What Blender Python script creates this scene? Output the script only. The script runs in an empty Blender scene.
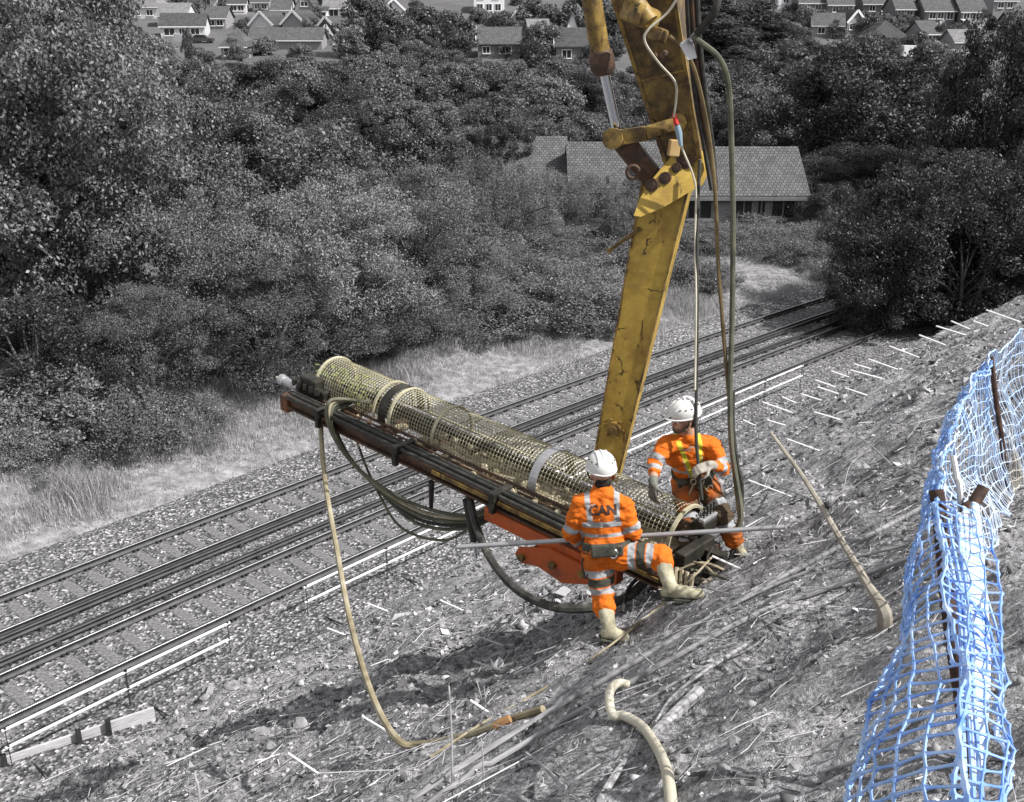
import bpy, bmesh, math, random
import numpy as np
from mathutils import Vector, Matrix, Euler
R = math.radians
rng = np.random.default_rng(7)
random.seed(7)
sc = bpy.context.scene
COL = sc.collection

# ------------------------------------------------------------------ camera
F, W, H = 1050.0, 1024, 802
PITCH = math.atan(401 / F)
cp, sp = math.cos(PITCH), math.sin(PITCH)
cam_d = bpy.data.cameras.new('camera'); cam = bpy.data.objects.new('camera', cam_d); COL.objects.link(cam)
cam_d.sensor_fit = 'HORIZONTAL'; cam_d.sensor_width = 36; cam_d.lens = 36 * F / W
cam_d.clip_start = 0.05; cam_d.clip_end = 3000
cam.rotation_euler = (math.pi / 2 - PITCH, 0, 0)
sc.camera = cam

def at(px, py, d):
    """world point seen at a pixel of the photograph, at a given distance along the view axis"""
    u = (px - 512) / F; v = -(py - 401) / F
    return Vector((u * d, (cp + v * sp) * d, (-sp + v * cp) * d))

# ------------------------------------------------------------------ light
SUN_EL, SUN_AZ = R(48), math.atan2(0.80, -0.30)      # azimuth from +Y towards +X
to_sun = Vector((math.sin(SUN_AZ) * math.cos(SUN_EL), math.cos(SUN_AZ) * math.cos(SUN_EL), math.sin(SUN_EL)))
sd = bpy.data.lights.new('sun', 'SUN'); so = bpy.data.objects.new('sun', sd); COL.objects.link(so)
sd.energy = 4.2; sd.angle = R(0.5); sd.color = (1.0, 0.975, 0.95)
so.rotation_euler = to_sun.to_track_quat('Z', 'Y').to_euler()
wd = bpy.data.worlds.new('World'); sc.world = wd; wd.use_nodes = True
nt = wd.node_tree; bg = nt.nodes['Background']
sky = nt.nodes.new('ShaderNodeTexSky'); sky.sky_type = 'NISHITA'; sky.sun_disc = False
sky.sun_elevation = SUN_EL; sky.sun_rotation = SUN_AZ
hs = nt.nodes.new('ShaderNodeHueSaturation'); hs.inputs['Saturation'].default_value = 0.12
nt.links.new(sky.outputs[0], hs.inputs['Color']); nt.links.new(hs.outputs[0], bg.inputs[0])
bg.inputs[1].default_value = 0.12
sc.view_settings.view_transform = 'Standard'; sc.view_settings.look = 'None'
sc.view_settings.exposure = 0.55; sc.view_settings.gamma = 1; sc.view_settings.use_curve_mapping = False
sc.cycles.max_bounces = 5; sc.cycles.diffuse_bounces = 3; sc.cycles.transparent_max_bounces = 8
sc.cycles.caustics_reflective = False; sc.cycles.caustics_refractive = False

# ------------------------------------------------------------------ noise
def _h(ix, iy, s):
    n = (ix.astype(np.int64) * 374761393 + iy.astype(np.int64) * 668265263 + s * 974711) & 0x7fffffff
    n = ((n ^ (n >> 13)) * 1274126177) & 0x7fffffff
    return ((n ^ (n >> 16)) & 0xffff) / 65535.0
def vnoise(x, y, s=0):
    x = np.asarray(x, float); y = np.asarray(y, float)
    ix = np.floor(x); iy = np.floor(y); fx = x - ix; fy = y - iy
    fx = fx * fx * (3 - 2 * fx); fy = fy * fy * (3 - 2 * fy)
    a = _h(ix, iy, s); b = _h(ix + 1, iy, s); c = _h(ix, iy + 1, s); d = _h(ix + 1, iy + 1, s)
    return (a + (b - a) * fx) * (1 - fy) + (c + (d - c) * fx) * fy - 0.5
def sstep(a, b, x):
    t = np.clip((np.asarray(x, float) - a) / (b - a), 0, 1); return t * t * (3 - 2 * t)

# ------------------------------------------------------------------ terrain: e = across the line (from the viewer), t = along it
S2 = math.sqrt(0.5)
CURV, TC = 0.0027, 24.0
RAIL0 = 23.95             # e' of the far running rail
TOE = 17.2
def et(x, y): return (y - x) * S2, (x + y) * S2
def xy(e, t): return (t - e) * S2, (t + e) * S2
def curve_off(t): return CURV * (np.clip(t, -40, 75) - TC) ** 2 / 2
def ground_z(x, y, rough=True):
    x = np.asarray(x, float); y = np.asarray(y, float)
    e, t = et(x, y)
    ep = e + curve_off(t)
    q = np.clip(ep / TOE, -0.3, 1)
    B = 0.05 + 0.11 * sstep(13, 27, t)
    z = -1.42 - 11.73 * (q - B * q * (1 - q))
    if rough:
        m = sstep(1.02, 0.93, q) * sstep(-30, 0, t)
        lump = 0.16 * vnoise(e * 0.9, t * 0.5, 1) + 0.20 * vnoise(e * 2.4, t * 0.8, 2)
        lump = lump + 0.14 * vnoise(e * 3.2, t * 2.6, 3) + 0.075 * vnoise(e * 7.5, t * 6.5, 4) + 0.045 * vnoise(e * 15, t * 14, 5)
        lump = lump + 0.5 * sstep(.55, .8, q) * sstep(.99, .85, q) * sstep(16, 8, t) * vnoise(e * .9 + 4, t * .45, 9)
        z = z + m * lump
    z = z - 0.28 * sstep(17.3, 17.9, ep) * sstep(25.85, 25.5, ep)      # the cutting floor under the ballast
    # far side: verge, then the valley floor and the far hill
    vg = sstep(25.6, 29.5, ep)
    z = z + 0.45 * vg
    if rough: z = z + vg * (0.25 * vnoise(x * .4, y * .4, 11) + .1 * vnoise(x * 1.3, y * 1.3, 12))
    d = np.clip(y - 92, 0, 330)
    z = z + 0.00040 * d * d * sstep(28, 34, ep)
    return z
def gz(x, y): return float(ground_z(x, y))
def ground_at(px, py, lift=0.0):
    """where the ray through a pixel meets the ground"""
    p = at(px, py, 1.0)
    s = np.concatenate([np.linspace(1.5, 60, 6000), np.linspace(60, 420, 6000)])
    g = p.z * s - ground_z(p.x * s, p.y * s) - lift
    i = int(np.argmax(g < 0))
    a, b = s[i - 1], s[i]
    ga, gb = g[i - 1], g[i]
    k = a + (b - a) * ga / (ga - gb)
    return Vector((p.x * k, p.y * k, p.z * k))
def depth_of(p): return p.y * cp - p.z * sp

# ------------------------------------------------------------------ object helpers
def tag(o, label=None, cat=None, group=None, kind=None):
    if label: o['label'] = label
    if cat: o['category'] = cat
    if group: o['group'] = group
    if kind: o['kind'] = kind
    return o
def empty(name, loc, label=None, cat=None, group=None, rz=0):
    o = bpy.data.objects.new(name, None); COL.objects.link(o); o.location = loc; o.rotation_euler = (0, 0, rz)
    o.empty_display_size = 0.2
    return tag(o, label, cat, group)
def link(name, me, parent=None, keep_world=True):
    """link a mesh whose vertices are in the parent's local space (or in world space when parent is None)"""
    o = bpy.data.objects.new(name, me); COL.objects.link(o)
    if parent is not None: o.parent = parent
    return o
def copy_tree(o, parent=None):
    c = o.copy(); COL.objects.link(c)
    if parent is not None: c.parent = parent
    for ch in o.children: copy_tree(ch, c)
    return c
def mesh_np(name, V, F4=None, F3=None, mat=None, smooth=False, mi=None, mats=None):
    me = bpy.data.meshes.new(name)
    V = np.asarray(V, np.float32)
    loops = []; starts = []; n = 0; tot = []
    if F4 is not None and len(F4):
        F4 = np.asarray(F4, np.int32); loops.append(F4.ravel()); starts.append(np.arange(len(F4)) * 4); n = len(F4) * 4; tot.append(np.full(len(F4), 4))
    if F3 is not None and len(F3):
        F3 = np.asarray(F3, np.int32); loops.append(F3.ravel()); starts.append(n + np.arange(len(F3)) * 3); tot.append(np.full(len(F3), 3))
    loops = np.concatenate(loops).astype(np.int32); starts = np.concatenate(starts).astype(np.int32); tot = np.concatenate(tot).astype(np.int32)
    me.vertices.add(len(V)); me.vertices.foreach_set('co', V.ravel())
    me.loops.add(len(loops)); me.loops.foreach_set('vertex_index', loops)
    me.polygons.add(len(starts)); me.polygons.foreach_set('loop_start', starts); me.polygons.foreach_set('loop_total', tot)
    if mi is not None: me.polygons.foreach_set('material_index', np.asarray(mi, np.int32))
    me.update(calc_edges=True); me.validate()
    if smooth: me.polygons.foreach_set('use_smooth', np.ones(len(me.polygons), bool))
    for m in (mats or ([mat] if mat else [])): me.materials.append(m)
    return me

class MB:
    """collects shapes; build() links them as ONE mesh object"""
    def __init__(s): s.v = []; s.f = []; s.m = []
    def add(s, vs, fs, mi=0):
        b = len(s.v); s.v += [tuple(v) for v in vs]; s.f += [tuple(i + b for i in f) for f in fs]; s.m += [mi] * len(fs); return s
    def box(s, c, size, rot=None, mi=0, bev=0.0):
        c = Vector(c); hx, hy, hz = (k / 2 for k in size)
        if bev <= 0:
            vs = [Vector((x, y, z)) for x in (-hx, hx) for y in (-hy, hy) for z in (-hz, hz)]
            fs = [(0, 1, 3, 2), (4, 6, 7, 5), (0, 4, 5, 1), (2, 3, 7, 6), (0, 2, 6, 4), (1, 5, 7, 3)]
        else:
            bm = bmesh.new(); bmesh.ops.create_cube(bm, size=1)
            for v in bm.verts: v.co = Vector((v.co.x * hx * 2, v.co.y * hy * 2, v.co.z * hz * 2))
            bmesh.ops.bevel(bm, geom=bm.edges[:], offset=bev, segments=2, affect='EDGES', profile=.5)
            bm.verts.index_update(); vs = [v.co.copy() for v in bm.verts]; fs = [[v.index for v in f.verts] for f in bm.faces]; bm.free()
        if rot is not None:
            M = rot if isinstance(rot, Matrix) else Euler(rot).to_matrix()
            vs = [M @ v for v in vs]
        return s.add([v + c for v in vs], fs, mi)
    def beam(s, a, b, w, h, up=(0, 0, 1), mi=0, bev=0.0):
        """box from a to b, w across, h along 'up'"""
        a = Vector(a); b = Vector(b); d = b - a; L = d.length; d.normalize()
        x = d.cross(Vector(up)).normalized(); z = x.cross(d).normalized()
        M = Matrix((x, d, z)).transposed()
        return s.box((a + b) / 2, (w, L, h), M, mi, bev)
    def prism(s, pts, axis, mi=0):
        """closed outline (list of Vectors) extruded by the vector axis"""
        n = len(pts); pts = [Vector(p) for p in pts]; axis = Vector(axis)
        vs = pts + [p + axis for p in pts]
        fs = [tuple(range(n))[::-1], tuple(range(n, 2 * n))] + [(i, (i + 1) % n, n + (i + 1) % n, n + i) for i in range(n)]
        return s.add(vs, fs, mi)
    def tube(s, pts, r, n=8, mi=0, smooth=True, res=6, caps=True):
        pts = [Vector(p) for p in pts]
        rr = list(r) if hasattr(r, '__len__') else [r] * len(pts)
        if smooth and len(pts) > 2: pts, rr = catmull(pts, rr, res)
        d0 = (pts[1] - pts[0]).normalized()
        up = Vector((0, 0, 1)) if abs(d0.z) < .9 else Vector((1, 0, 0))
        x = d0.cross(up).normalized(); vs = []
        for i, p in enumerate(pts):
            d = (pts[min(i + 1, len(pts) - 1)] - pts[max(i - 1, 0)]).normalized()
            x = (x - d * x.dot(d)).normalized(); y = d.cross(x)
            for k in range(n):
                a = 2 * math.pi * k / n; vs.append(p + (x * math.cos(a) + y * math.sin(a)) * rr[i])
        fs = []
        for i in range(len(pts) - 1):
            for k in range(n):
                fs.append((i * n + k, i * n + (k + 1) % n, (i + 1) * n + (k + 1) % n, (i + 1) * n + k))
        if caps: fs += [tuple(range(n))[::-1], tuple((len(pts) - 1) * n + k for k in range(n))]
        return s.add(vs, fs, mi)
    def capsule(s, a, b, ra, rb, n=14, rings=5, mi=0, flat=None):
        """tapered limb with round ends; flat=(dir, k) squashes it along dir"""
        a = Vector(a); b = Vector(b); d = b - a; L = d.length
        d = d.normalized() if L > 1e-6 else Vector((0, 0, 1))
        up = Vector((0, 0, 1)) if abs(d.z) < .9 else Vector((1, 0, 0))
        x = d.cross(up).normalized(); y = d.cross(x); prof = []
        for i in range(rings + 1):
            t = math.pi / 2 * i / rings; prof.append((-ra * math.cos(t), ra * math.sin(t)))
        for i in range(rings + 1):
            t = math.pi / 2 * i / rings; prof.append((L + rb * math.sin(t), rb * math.cos(t)))
        vs = []; c = (a + b) / 2
        for h, r in prof:
            for k in range(n):
                an = 2 * math.pi * k / n
                p = a + d * h + (x * math.cos(an) + y * math.sin(an)) * max(r, 1e-4)
                if flat:
                    fd = Vector(flat[0]).normalized(); q = (p - a).dot(fd) - ((p - a).dot(d)) * d.dot(fd)
                    p = p - fd * q * (1 - flat[1])
                vs.append(p)
        m = len(prof); fs = []
        for i in range(m - 1):
            for k in range(n): fs.append((i * n + k, i * n + (k + 1) % n, (i + 1) * n + (k + 1) % n, (i + 1) * n + k))
        fs += [tuple(range(n))[::-1], tuple((m - 1) * n + k for k in range(n))]
        return s.add(vs, fs, mi)
    def ellipsoid(s, c, rad, rot=None, n=16, m=10, mi=0, zmin=-1.0):
        c = Vector(c); M = (rot if isinstance(rot, Matrix) else Euler(rot).to_matrix()) if rot is not None else Matrix.Identity(3)
        vs = []; fs = []
        for i in range(m + 1):
            zz = math.cos(math.pi * i / m)
            zz = max(zz, zmin); rr = math.sqrt(max(0, 1 - zz * zz)) if zz > zmin else math.sqrt(max(0, 1 - zmin * zmin))
            for k in range(n):
                a = 2 * math.pi * k / n
                vs.append(c + M @ Vector((rad[0] * rr * math.cos(a), rad[1] * rr * math.sin(a), rad[2] * zz)))
        for i in range(m):
            for k in range(n): fs.append((i * n + k, (i + 1) * n + k, (i + 1) * n + (k + 1) % n, i * n + (k + 1) % n))
        return s.add(vs, fs, mi)
    def mesh(s, name, mat, smooth=False):
        me = bpy.data.meshes.new(name); me.from_pydata(s.v, [], s.f)
        me.polygons.foreach_set('material_index', s.m)
        bm = bmesh.new(); bm.from_mesh(me); bmesh.ops.recalc_face_normals(bm, faces=bm.faces); bm.to_mesh(me); bm.free()
        if smooth:
            me.polygons.foreach_set('use_smooth', [True] * len(me.polygons))
            me.set_sharp_from_angle(angle=R(40))
        for m in (mat if isinstance(mat, (list, tuple)) else [mat]): me.materials.append(m)
        me.update(); return me
    def build(s, name, mat, parent=None, smooth=False, world=True):
        """vertices given in world space unless world=False; re-based on the parent or on the shape's own base"""
        me = s.mesh(name, mat, smooth)
        if parent is not None:
            if world:
                M = world_matrix(parent).inverted(); me.transform(M)
            return link(name, me, parent)
        co = np.array([v.co for v in me.vertices]); c = Vector(((co[:, 0].min() + co[:, 0].max()) / 2, (co[:, 1].min() + co[:, 1].max()) / 2, co[:, 2].min()))
        me.transform(Matrix.Translation(-c)); o = link(name, me); o.location = c; return o
def world_matrix(o):
    M = Matrix.LocRotScale(o.location, o.rotation_euler, o.scale)
    return world_matrix(o.parent) @ M if o.parent else M
def catmull(pts, rr, res):
    P = [pts[0] * 2 - pts[1]] + pts + [pts[-1] * 2 - pts[-2]]; out = []; ro = []
    for i in range(1, len(P) - 2):
        p0, p1, p2, p3 = P[i - 1:i + 3]
        for k in range(res):
            t = k / res; t2 = t * t; t3 = t2 * t
            out.append(0.5 * ((2 * p1) + (p2 - p0) * t + (2 * p0 - 5 * p1 + 4 * p2 - p3) * t2 + (3 * p1 - p0 - 3 * p2 + p3) * t3))
            ro.append(rr[i - 1] + (rr[i] - rr[i - 1]) * t)
    out.append(pts[-1]); ro.append(rr[-1]); return out, ro

# ------------------------------------------------------------------ materials
def new_mat(name, rough=.8, metal=0.0, spec=.3):
    m = bpy.data.materials.new(name); m.use_nodes = True
    b = m.node_tree.nodes['Principled BSDF']; b.inputs['Roughness'].default_value = rough
    b.inputs['Metallic'].default_value = metal; b.inputs['Specular IOR Level'].default_value = spec
    return m, m.node_tree, b
def ramp(nt, fac, stops):
    r = nt.nodes.new('ShaderNodeValToRGB'); cr = r.color_ramp
    while len(cr.elements) < len(stops): cr.elements.new(0.5)
    for el, (p, c) in zip(cr.elements, stops):
        el.position = p; el.color = (*(c if hasattr(c, '__len__') else (c, c, c)), 1)
    nt.links.new(fac, r.inputs[0]); return r.outputs[0]
def coords(nt, kind='Object', scale=(1, 1, 1)):
    if kind == 'World':
        g = nt.nodes.new('ShaderNodeNewGeometry'); out = g.outputs['Position']
    else:
        g = nt.nodes.new('ShaderNodeTexCoord'); out = g.outputs[kind]
    if scale != (1, 1, 1):
        mp = nt.nodes.new('ShaderNodeMapping'); mp.inputs['Scale'].default_value = scale
        nt.links.new(out, mp.inputs[0]); out = mp.outputs[0]
    return out
def noise(nt, co, scale, detail=4, rough=.6):
    n = nt.nodes.new('ShaderNodeTexNoise'); n.inputs['Scale'].default_value = scale; n.inputs['Detail'].default_value = detail
    n.inputs['Roughness'].default_value = rough; nt.links.new(co, n.inputs['Vector']); return n.outputs['Fac']
def voro(nt, co, scale, out='Color'):
    n = nt.nodes.new('ShaderNodeTexVoronoi'); n.inputs['Scale'].default_value = scale; nt.links.new(co, n.inputs['Vector']); return n.outputs[out]
def bump(nt, b, h, strength=.5, dist=.02):
    n = nt.nodes.new('ShaderNodeBump'); n.inputs['Strength'].default_value = strength; n.inputs['Distance'].default_value = dist
    nt.links.new(h, n.inputs['Height'])
    nt.links.new(n.outputs[0], b.inputs['Normal'])
def mix(nt, fac, a, b, mode='MIX'):
    n = nt.nodes.new('ShaderNodeMix'); n.data_type = 'RGBA'; n.blend_type = mode
    for inp, v in ((n.inputs[0], fac), (n.inputs[6], a), (n.inputs[7], b)):
        if hasattr(v, 'is_output'): nt.links.new(v, inp)
        else: inp.default_value = v if isinstance(v, (int, float)) and inp.type == 'VALUE' else ((v, v, v, 1) if isinstance(v, (int, float)) else (*v, 1))
    return n.outputs[2]
def mottled(name, stops, scale=6, rough=.8, metal=0, detail=5, kind='Object', stretch=(1, 1, 1), bmp=0, bd=.01, spec=.3):
    m, nt, b = new_mat(name, rough, metal, spec)
    f = noise(nt, coords(nt, kind, stretch), scale, detail)
    nt.links.new(ramp(nt, f, stops), b.inputs['Base Color'])
    if bmp: bump(nt, b, f, bmp, bd)
    return m
G = lambda v: (v * 1.0, v * 0.985, v * 1.005)          # the photograph's faintly mauve grey
# ================================================================== GROUND
def ground_material():
    m, nt, b = new_mat('ground_soil', .95, 0, .15)
    co = coords(nt, 'World')
    n1 = noise(nt, co, .55, 6, .65); n2 = noise(nt, co, 7, 6, .7); n3 = voro(nt, co, 30); n4 = noise(nt, co, 48, 5, .75)
    c = ramp(nt, n2, [(.30, G(.11)), (.46, G(.28)), (.58, G(.48)), (.75, G(.70))])
    c = mix(nt, ramp(nt, n1, [(.35, 0), (.65, 1)]), c, mix(nt, 1.0, c, .72, 'MULTIPLY'))
    s = nt.nodes.new('ShaderNodeSeparateColor'); nt.links.new(n3, s.inputs[0])
    c = mix(nt, .35, c, ramp(nt, s.outputs[0], [(.0, G(.10)), (.7, G(.36)), (.92, G(.7))]))
    c = mix(nt, 1.0, c, ramp(nt, n4, [(.32, .45), (.5, 1.0), (.68, 1.5)]), 'MULTIPLY')
    nt.links.new(c, b.inputs['Base Color'])
    h = nt.nodes.new('ShaderNodeMath'); h.operation = 'ADD'; nt.links.new(n2, h.inputs[0]); nt.links.new(noise(nt, co, 30, 4, .7), h.inputs[1])
    bump(nt, b, h.outputs[0], .9, .05)
    return m
def field_material():
    m, nt, b = new_mat('rough_grass_ground', .95, 0, .1)
    co = coords(nt, 'World')
    c = mix(nt, .5, ramp(nt, noise(nt, co, .12, 6, .7), [(.3, G(.07)), (.7, G(.17))]), ramp(nt, noise(nt, co, 4, 5, .7), [(.3, G(.06)), (.7, G(.2))]))
    nt.links.new(c, b.inputs['Base Color']); bump(nt, b, noise(nt, co, 5, 5, .7), .8, .08)
    return m
M_soil = ground_material(); M_field = field_material()
M_thatch = mottled('dry_thatch', [(.3, G(.12)), (.5, G(.24)), (.7, G(.38))], 3, .95, kind='World', bmp=.5)
def seg(*a):
    out = []
    for lo, hi, st in a: out.append(np.arange(lo, hi - st * .3, st))
    return np.concatenate(out + [[a[-1][1]]])
ee = seg((-160, -20, 20), (-20, -2, 1.5), (-2, 9, .075), (9, 17.6, .11), (17.6, 26, .8), (26, 40, .5), (40, 80, 3), (80, 460, 12))
tt = seg((-240, -20, 20), (-20, -2, 1.5), (-2, 12, .075), (12, 22, .12), (22, 36, .2), (36, 60, .6), (60, 120, 3), (120, 560, 14))
E_, T_ = np.meshgrid(ee, tt, indexing='ij')
X_, Y_ = xy(E_, T_); Z_ = ground_z(X_, Y_)
V = np.stack([X_.ravel(), Y_.ravel(), Z_.ravel()], 1)
ni, nj = len(ee), len(tt)
I = np.arange(ni * nj).reshape(ni, nj)
Fq = np.stack([I[:-1, :-1], I[:-1, 1:], I[1:, 1:], I[1:, :-1]], -1).reshape(-1, 4)[:, ::-1]
ec = (E_ + curve_off(T_))[:-1, :-1].ravel()
g = link('ground', mesh_np('ground', V, Fq, smooth=True, mi=(ec > 24.8).astype(int) + ((ec > 24.8) & (ec < 31.5)), mats=[M_soil, M_field, M_thatch])); tag(g, kind='structure')

# ================================================================== TRACKS
def ballast_material():
    m, nt, b = new_mat('ballast_stone', .9, 0, .2)
    co = coords(nt, 'World')
    v = voro(nt, co, 17); s = nt.nodes.new('ShaderNodeSeparateColor'); nt.links.new(v, s.inputs[0])
    c = ramp(nt, s.outputs[0], [(0, G(.05)), (.4, G(.13)), (.75, G(.25)), (.92, G(.40)), (1, G(.7))])
    c = mix(nt, ramp(nt, noise(nt, co, .7, 5, .6), [(.35, 0), (.65, 1)]), c, mix(nt, 1.0, c, .74, 'MULTIPLY'))
    nt.links.new(c, b.inputs['Base Color'])
    bump(nt, b, voro(nt, co, 17, 'Distance'), 1.0, .04)
    return m
M_ballast = ballast_material()
RT = -13.0      # rail-top level
def track_xy(off, t):
    """point at 'off' metres nearer to the viewer than the far running rail"""
    return xy(RAIL0 - off - curve_off(t), t)
def strip(name, prof, t0, t1, step, mat, parent=None, smooth=False):
    """sweep a cross-section (list of (offset, z)) along the line; closed when it has no width at its ends"""
    ts = np.arange(t0, t1 + step * .5, step); V = []; n = len(prof)
    for t in ts:
        for o, z in prof:
            x, y = track_xy(o, t); V.append((x, y, z))
    F4 = []
    for i in range(len(ts) - 1):
        for k in range(n - 1): F4.append((i * n + k, i * n + k + 1, (i + 1) * n + k + 1, (i + 1) * n + k))
    me = mesh_np(name, V, F4, mat=mat, smooth=smooth)
    return link(name, me, parent)
# ballast bed: shoulders either side, a shallow dip between the tracks
bed = strip('track_bed', [(-2.0, -13.2), (-1.4, -13.125), (-.95, -13.15), (-.5, -13.2), (1.6, -13.2), (2.0, -13.16), (2.7, -13.16), (3.0, -13.2), (4.7, -13.2), (5.5, -13.14), (6.2, -13.08), (6.9, -13.1)], -30, 110, .8, M_ballast)
tag(bed, kind='structure')
M_rail = mottled('rusty_rail_steel', [(.3, G(.05)), (.7, G(.10))], 5, .6, .3)
M_railtop = mottled('polished_rail_head', [(.3, G(.35)), (.7, G(.5))], 5, .35, .9)
M_sleeper = mottled('weathered_concrete', [(.34, G(.09)), (.5, G(.16)), (.62, G(.25))], 14, .9, bmp=.6)
M_iron = mottled('dark_iron', [(.3, G(.03)), (.7, G(.07))], 9, .6, .4)
M_cond = mottled('conductor_steel', [(.3, G(.045)), (.7, G(.085))], 3, .55, .4)
def rail_profile(o, zt=RT, h=.159, head=.07, foot=.14, w=.018):
    hh, hf, hw = head / 2, foot / 2, w / 2; zb = zt - h
    return [(o - hf, zb), (o - hf, zb + .015), (o - hw, zb + .035), (o - hw, zt - .045), (o - hh, zt - .038), (o - hh, zt), (o + hh, zt), (o + hh, zt - .038), (o + hw, zt - .045), (o + hw, zb + .035), (o + hf, zb + .015), (o + hf, zb)]
def rail(name, off, t0, t1, parent, shine=True):
    o = strip(name, rail_profile(off), t0, t1, .8, M_rail, parent)
    if shine:
        me = o.data; me.materials.append(M_railtop)
        n = 11
        for i, p in enumerate(me.polygons):
            if i % n == 5: p.material_index = 1
    return o
T0, T1 = -2.0, 62.0
def sleeper_mesh():
    b = MB()
    b.box((0, 0, -.1), (.26, 2.45, .2), bev=.02)
    for y in (-.75, .75):
        b.box((0, y, .012), (.2, .19, .024), mi=1)
        for sy in (-.11, .11):
            b.box((.055, y + sy, .035), (.05, .06, .05), mi=1); b.box((-.055, y + sy, .035), (.05, .06, .05), mi=1)
    return b.mesh('sleeper', [M_sleeper, M_iron])
SLP = sleeper_mesh()
def track(off, label):
    root = empty('railway_track', (*track_xy(off + .75, 20), RT), label, 'railway track', 'railway tracks')
    inv = world_matrix(root).inverted()
    for k in (0, 1.5):
        r = rail('rail', off + k, T0, T1, root); r.data.transform(inv)
    n = 99; 
    for i in range(n):
        t = T0 + .4 + i * .645
        x, y = track_xy(off + .75, t); x2, y2 = track_xy(off + .75, t + .1)
        s = bpy.data.objects.new('sleeper', SLP); COL.objects.link(s); s.parent = root
        s.location = inv @ Vector((x, y, RT - .159 - .03)); s.rotation_euler = (0, 0, math.atan2(y2 - y, x2 - x))
    return root
track(0, 'far railway track, beside the rough grass verge')
track(3.1, 'near railway track, beside the white tubular barriers')
def conductor(off, label):
    root = empty('conductor_rail', (*track_xy(off, 20), RT), label, 'conductor rail', 'electric conductor rails')
    inv = world_matrix(root).inverted()
    r = strip('rail_bar', rail_profile(off, RT + .075, .13, .1, .12, .05), T0, T1, .8, M_cond, root); r.data.transform(inv)
    b = MB(); b.tube([(0, 0, -.05), (0, 0, .06), (0, 0, .1)], [.1, .085, .06], 10, smooth=False); pot = b.mesh('insulator', M_iron, True)
    for i in range(24):
        t = T0 + 1 + i * 2.6
        s = bpy.data.objects.new('insulator', pot); COL.objects.link(s); s.parent = root
        s.location = inv @ Vector((*track_xy(off, t), RT - .155))
    return root
conductor(1.88, 'dark electric conductor rail close beside the far railway track')
conductor(2.72, 'dark electric conductor rail close beside the near railway track')
# ================================================================== VEGETATION
def leaf_material(name, lo, hi, trans=.25):
    m = bpy.data.materials.new(name); m.use_nodes = True; nt = m.node_tree; nt.nodes.clear()
    out = nt.nodes.new('ShaderNodeOutputMaterial'); g = nt.nodes.new('ShaderNodeNewGeometry'); oi = nt.nodes.new('ShaderNodeObjectInfo')
    c = ramp(nt, g.outputs['Random Per Island'], [(0, G(lo)), (.55, G((lo + hi) / 2)), (.9, G(hi)), (1, G(hi * 1.5))])
    k = nt.nodes.new('ShaderNodeMapRange'); k.inputs[3].default_value = .75; k.inputs[4].default_value = 1.25; nt.links.new(oi.outputs['Random'], k.inputs[0])
    c = mix(nt, 1.0, c, k.outputs[0], 'MULTIPLY')
    d = nt.nodes.new('ShaderNodeBsdfDiffuse'); t = nt.nodes.new('ShaderNodeBsdfTranslucent'); gl = nt.nodes.new('ShaderNodeBsdfGlossy'); gl.inputs['Roughness'].default_value = .5
    nt.links.new(c, d.inputs[0]); nt.links.new(c, t.inputs[0])
    a = nt.nodes.new('ShaderNodeMixShader'); a.inputs[0].default_value = trans; nt.links.new(d.outputs[0], a.inputs[1]); nt.links.new(t.outputs[0], a.inputs[2])
    e = nt.nodes.new('ShaderNodeMixShader'); e.inputs[0].default_value = .04; nt.links.new(a.outputs[0], e.inputs[1]); nt.links.new(gl.outputs[0], e.inputs[2])
    nt.links.new(e.outputs[0], out.inputs[0]); return m
M_leaf = leaf_material('broad_leaves', .085, .20)
M_leafd = leaf_material('dark_leaves', .055, .13)
M_leafdd = leaf_material('deep_dark_leaves', .026, .068)
M_leafp = leaf_material('pale_fine_leaves', .12, .24)
M_needle = leaf_material('pine_needles', .04, .085, .1)
M_bark = mottled('grey_bark', [(.3, G(.06)), (.7, G(.16))], 8, .9, stretch=(1, 1, .25), bmp=.5)
M_grass = leaf_material('dry_grass', .24, .46, .3)

def leaves(cent, rad, n, size, r, aspect=.6, droop=0.0, outward=.55):
    """n leaf faces scattered in clumps: cent (k,3), rad (k,3)"""
    k = len(cent); idx = r.integers(0, k, n)
    d = r.normal(size=(n, 3)); d /= np.linalg.norm(d, axis=1, keepdims=True)
    rr = r.uniform(.35, 1.0, n) ** .45
    # ragged: each clump gets spiky lobes
    P = cent[idx] + d * rad[idx] * rr[:, None] * r.uniform(.8, 1.2, (n, 1))
    nrm = d * outward + r.normal(size=(n, 3)) * .6 + np.array([0, 0, .35]); nrm /= np.linalg.norm(nrm, axis=1, keepdims=True)
    a = r.normal(size=(n, 3)); a[:, 2] -= droop; a -= nrm * (a * nrm).sum(1, keepdims=True); a /= np.linalg.norm(a, axis=1, keepdims=True)
    b = np.cross(nrm, a); s = size * r.uniform(.55, 1.35, (n, 1)); a = a * s * .5; b = b * s * .5 * aspect
    V = np.stack([P - a, P + b * .9 - a * .1, P + a, P - b * .9 - a * .1], 1).reshape(-1, 3)
    return V
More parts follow.
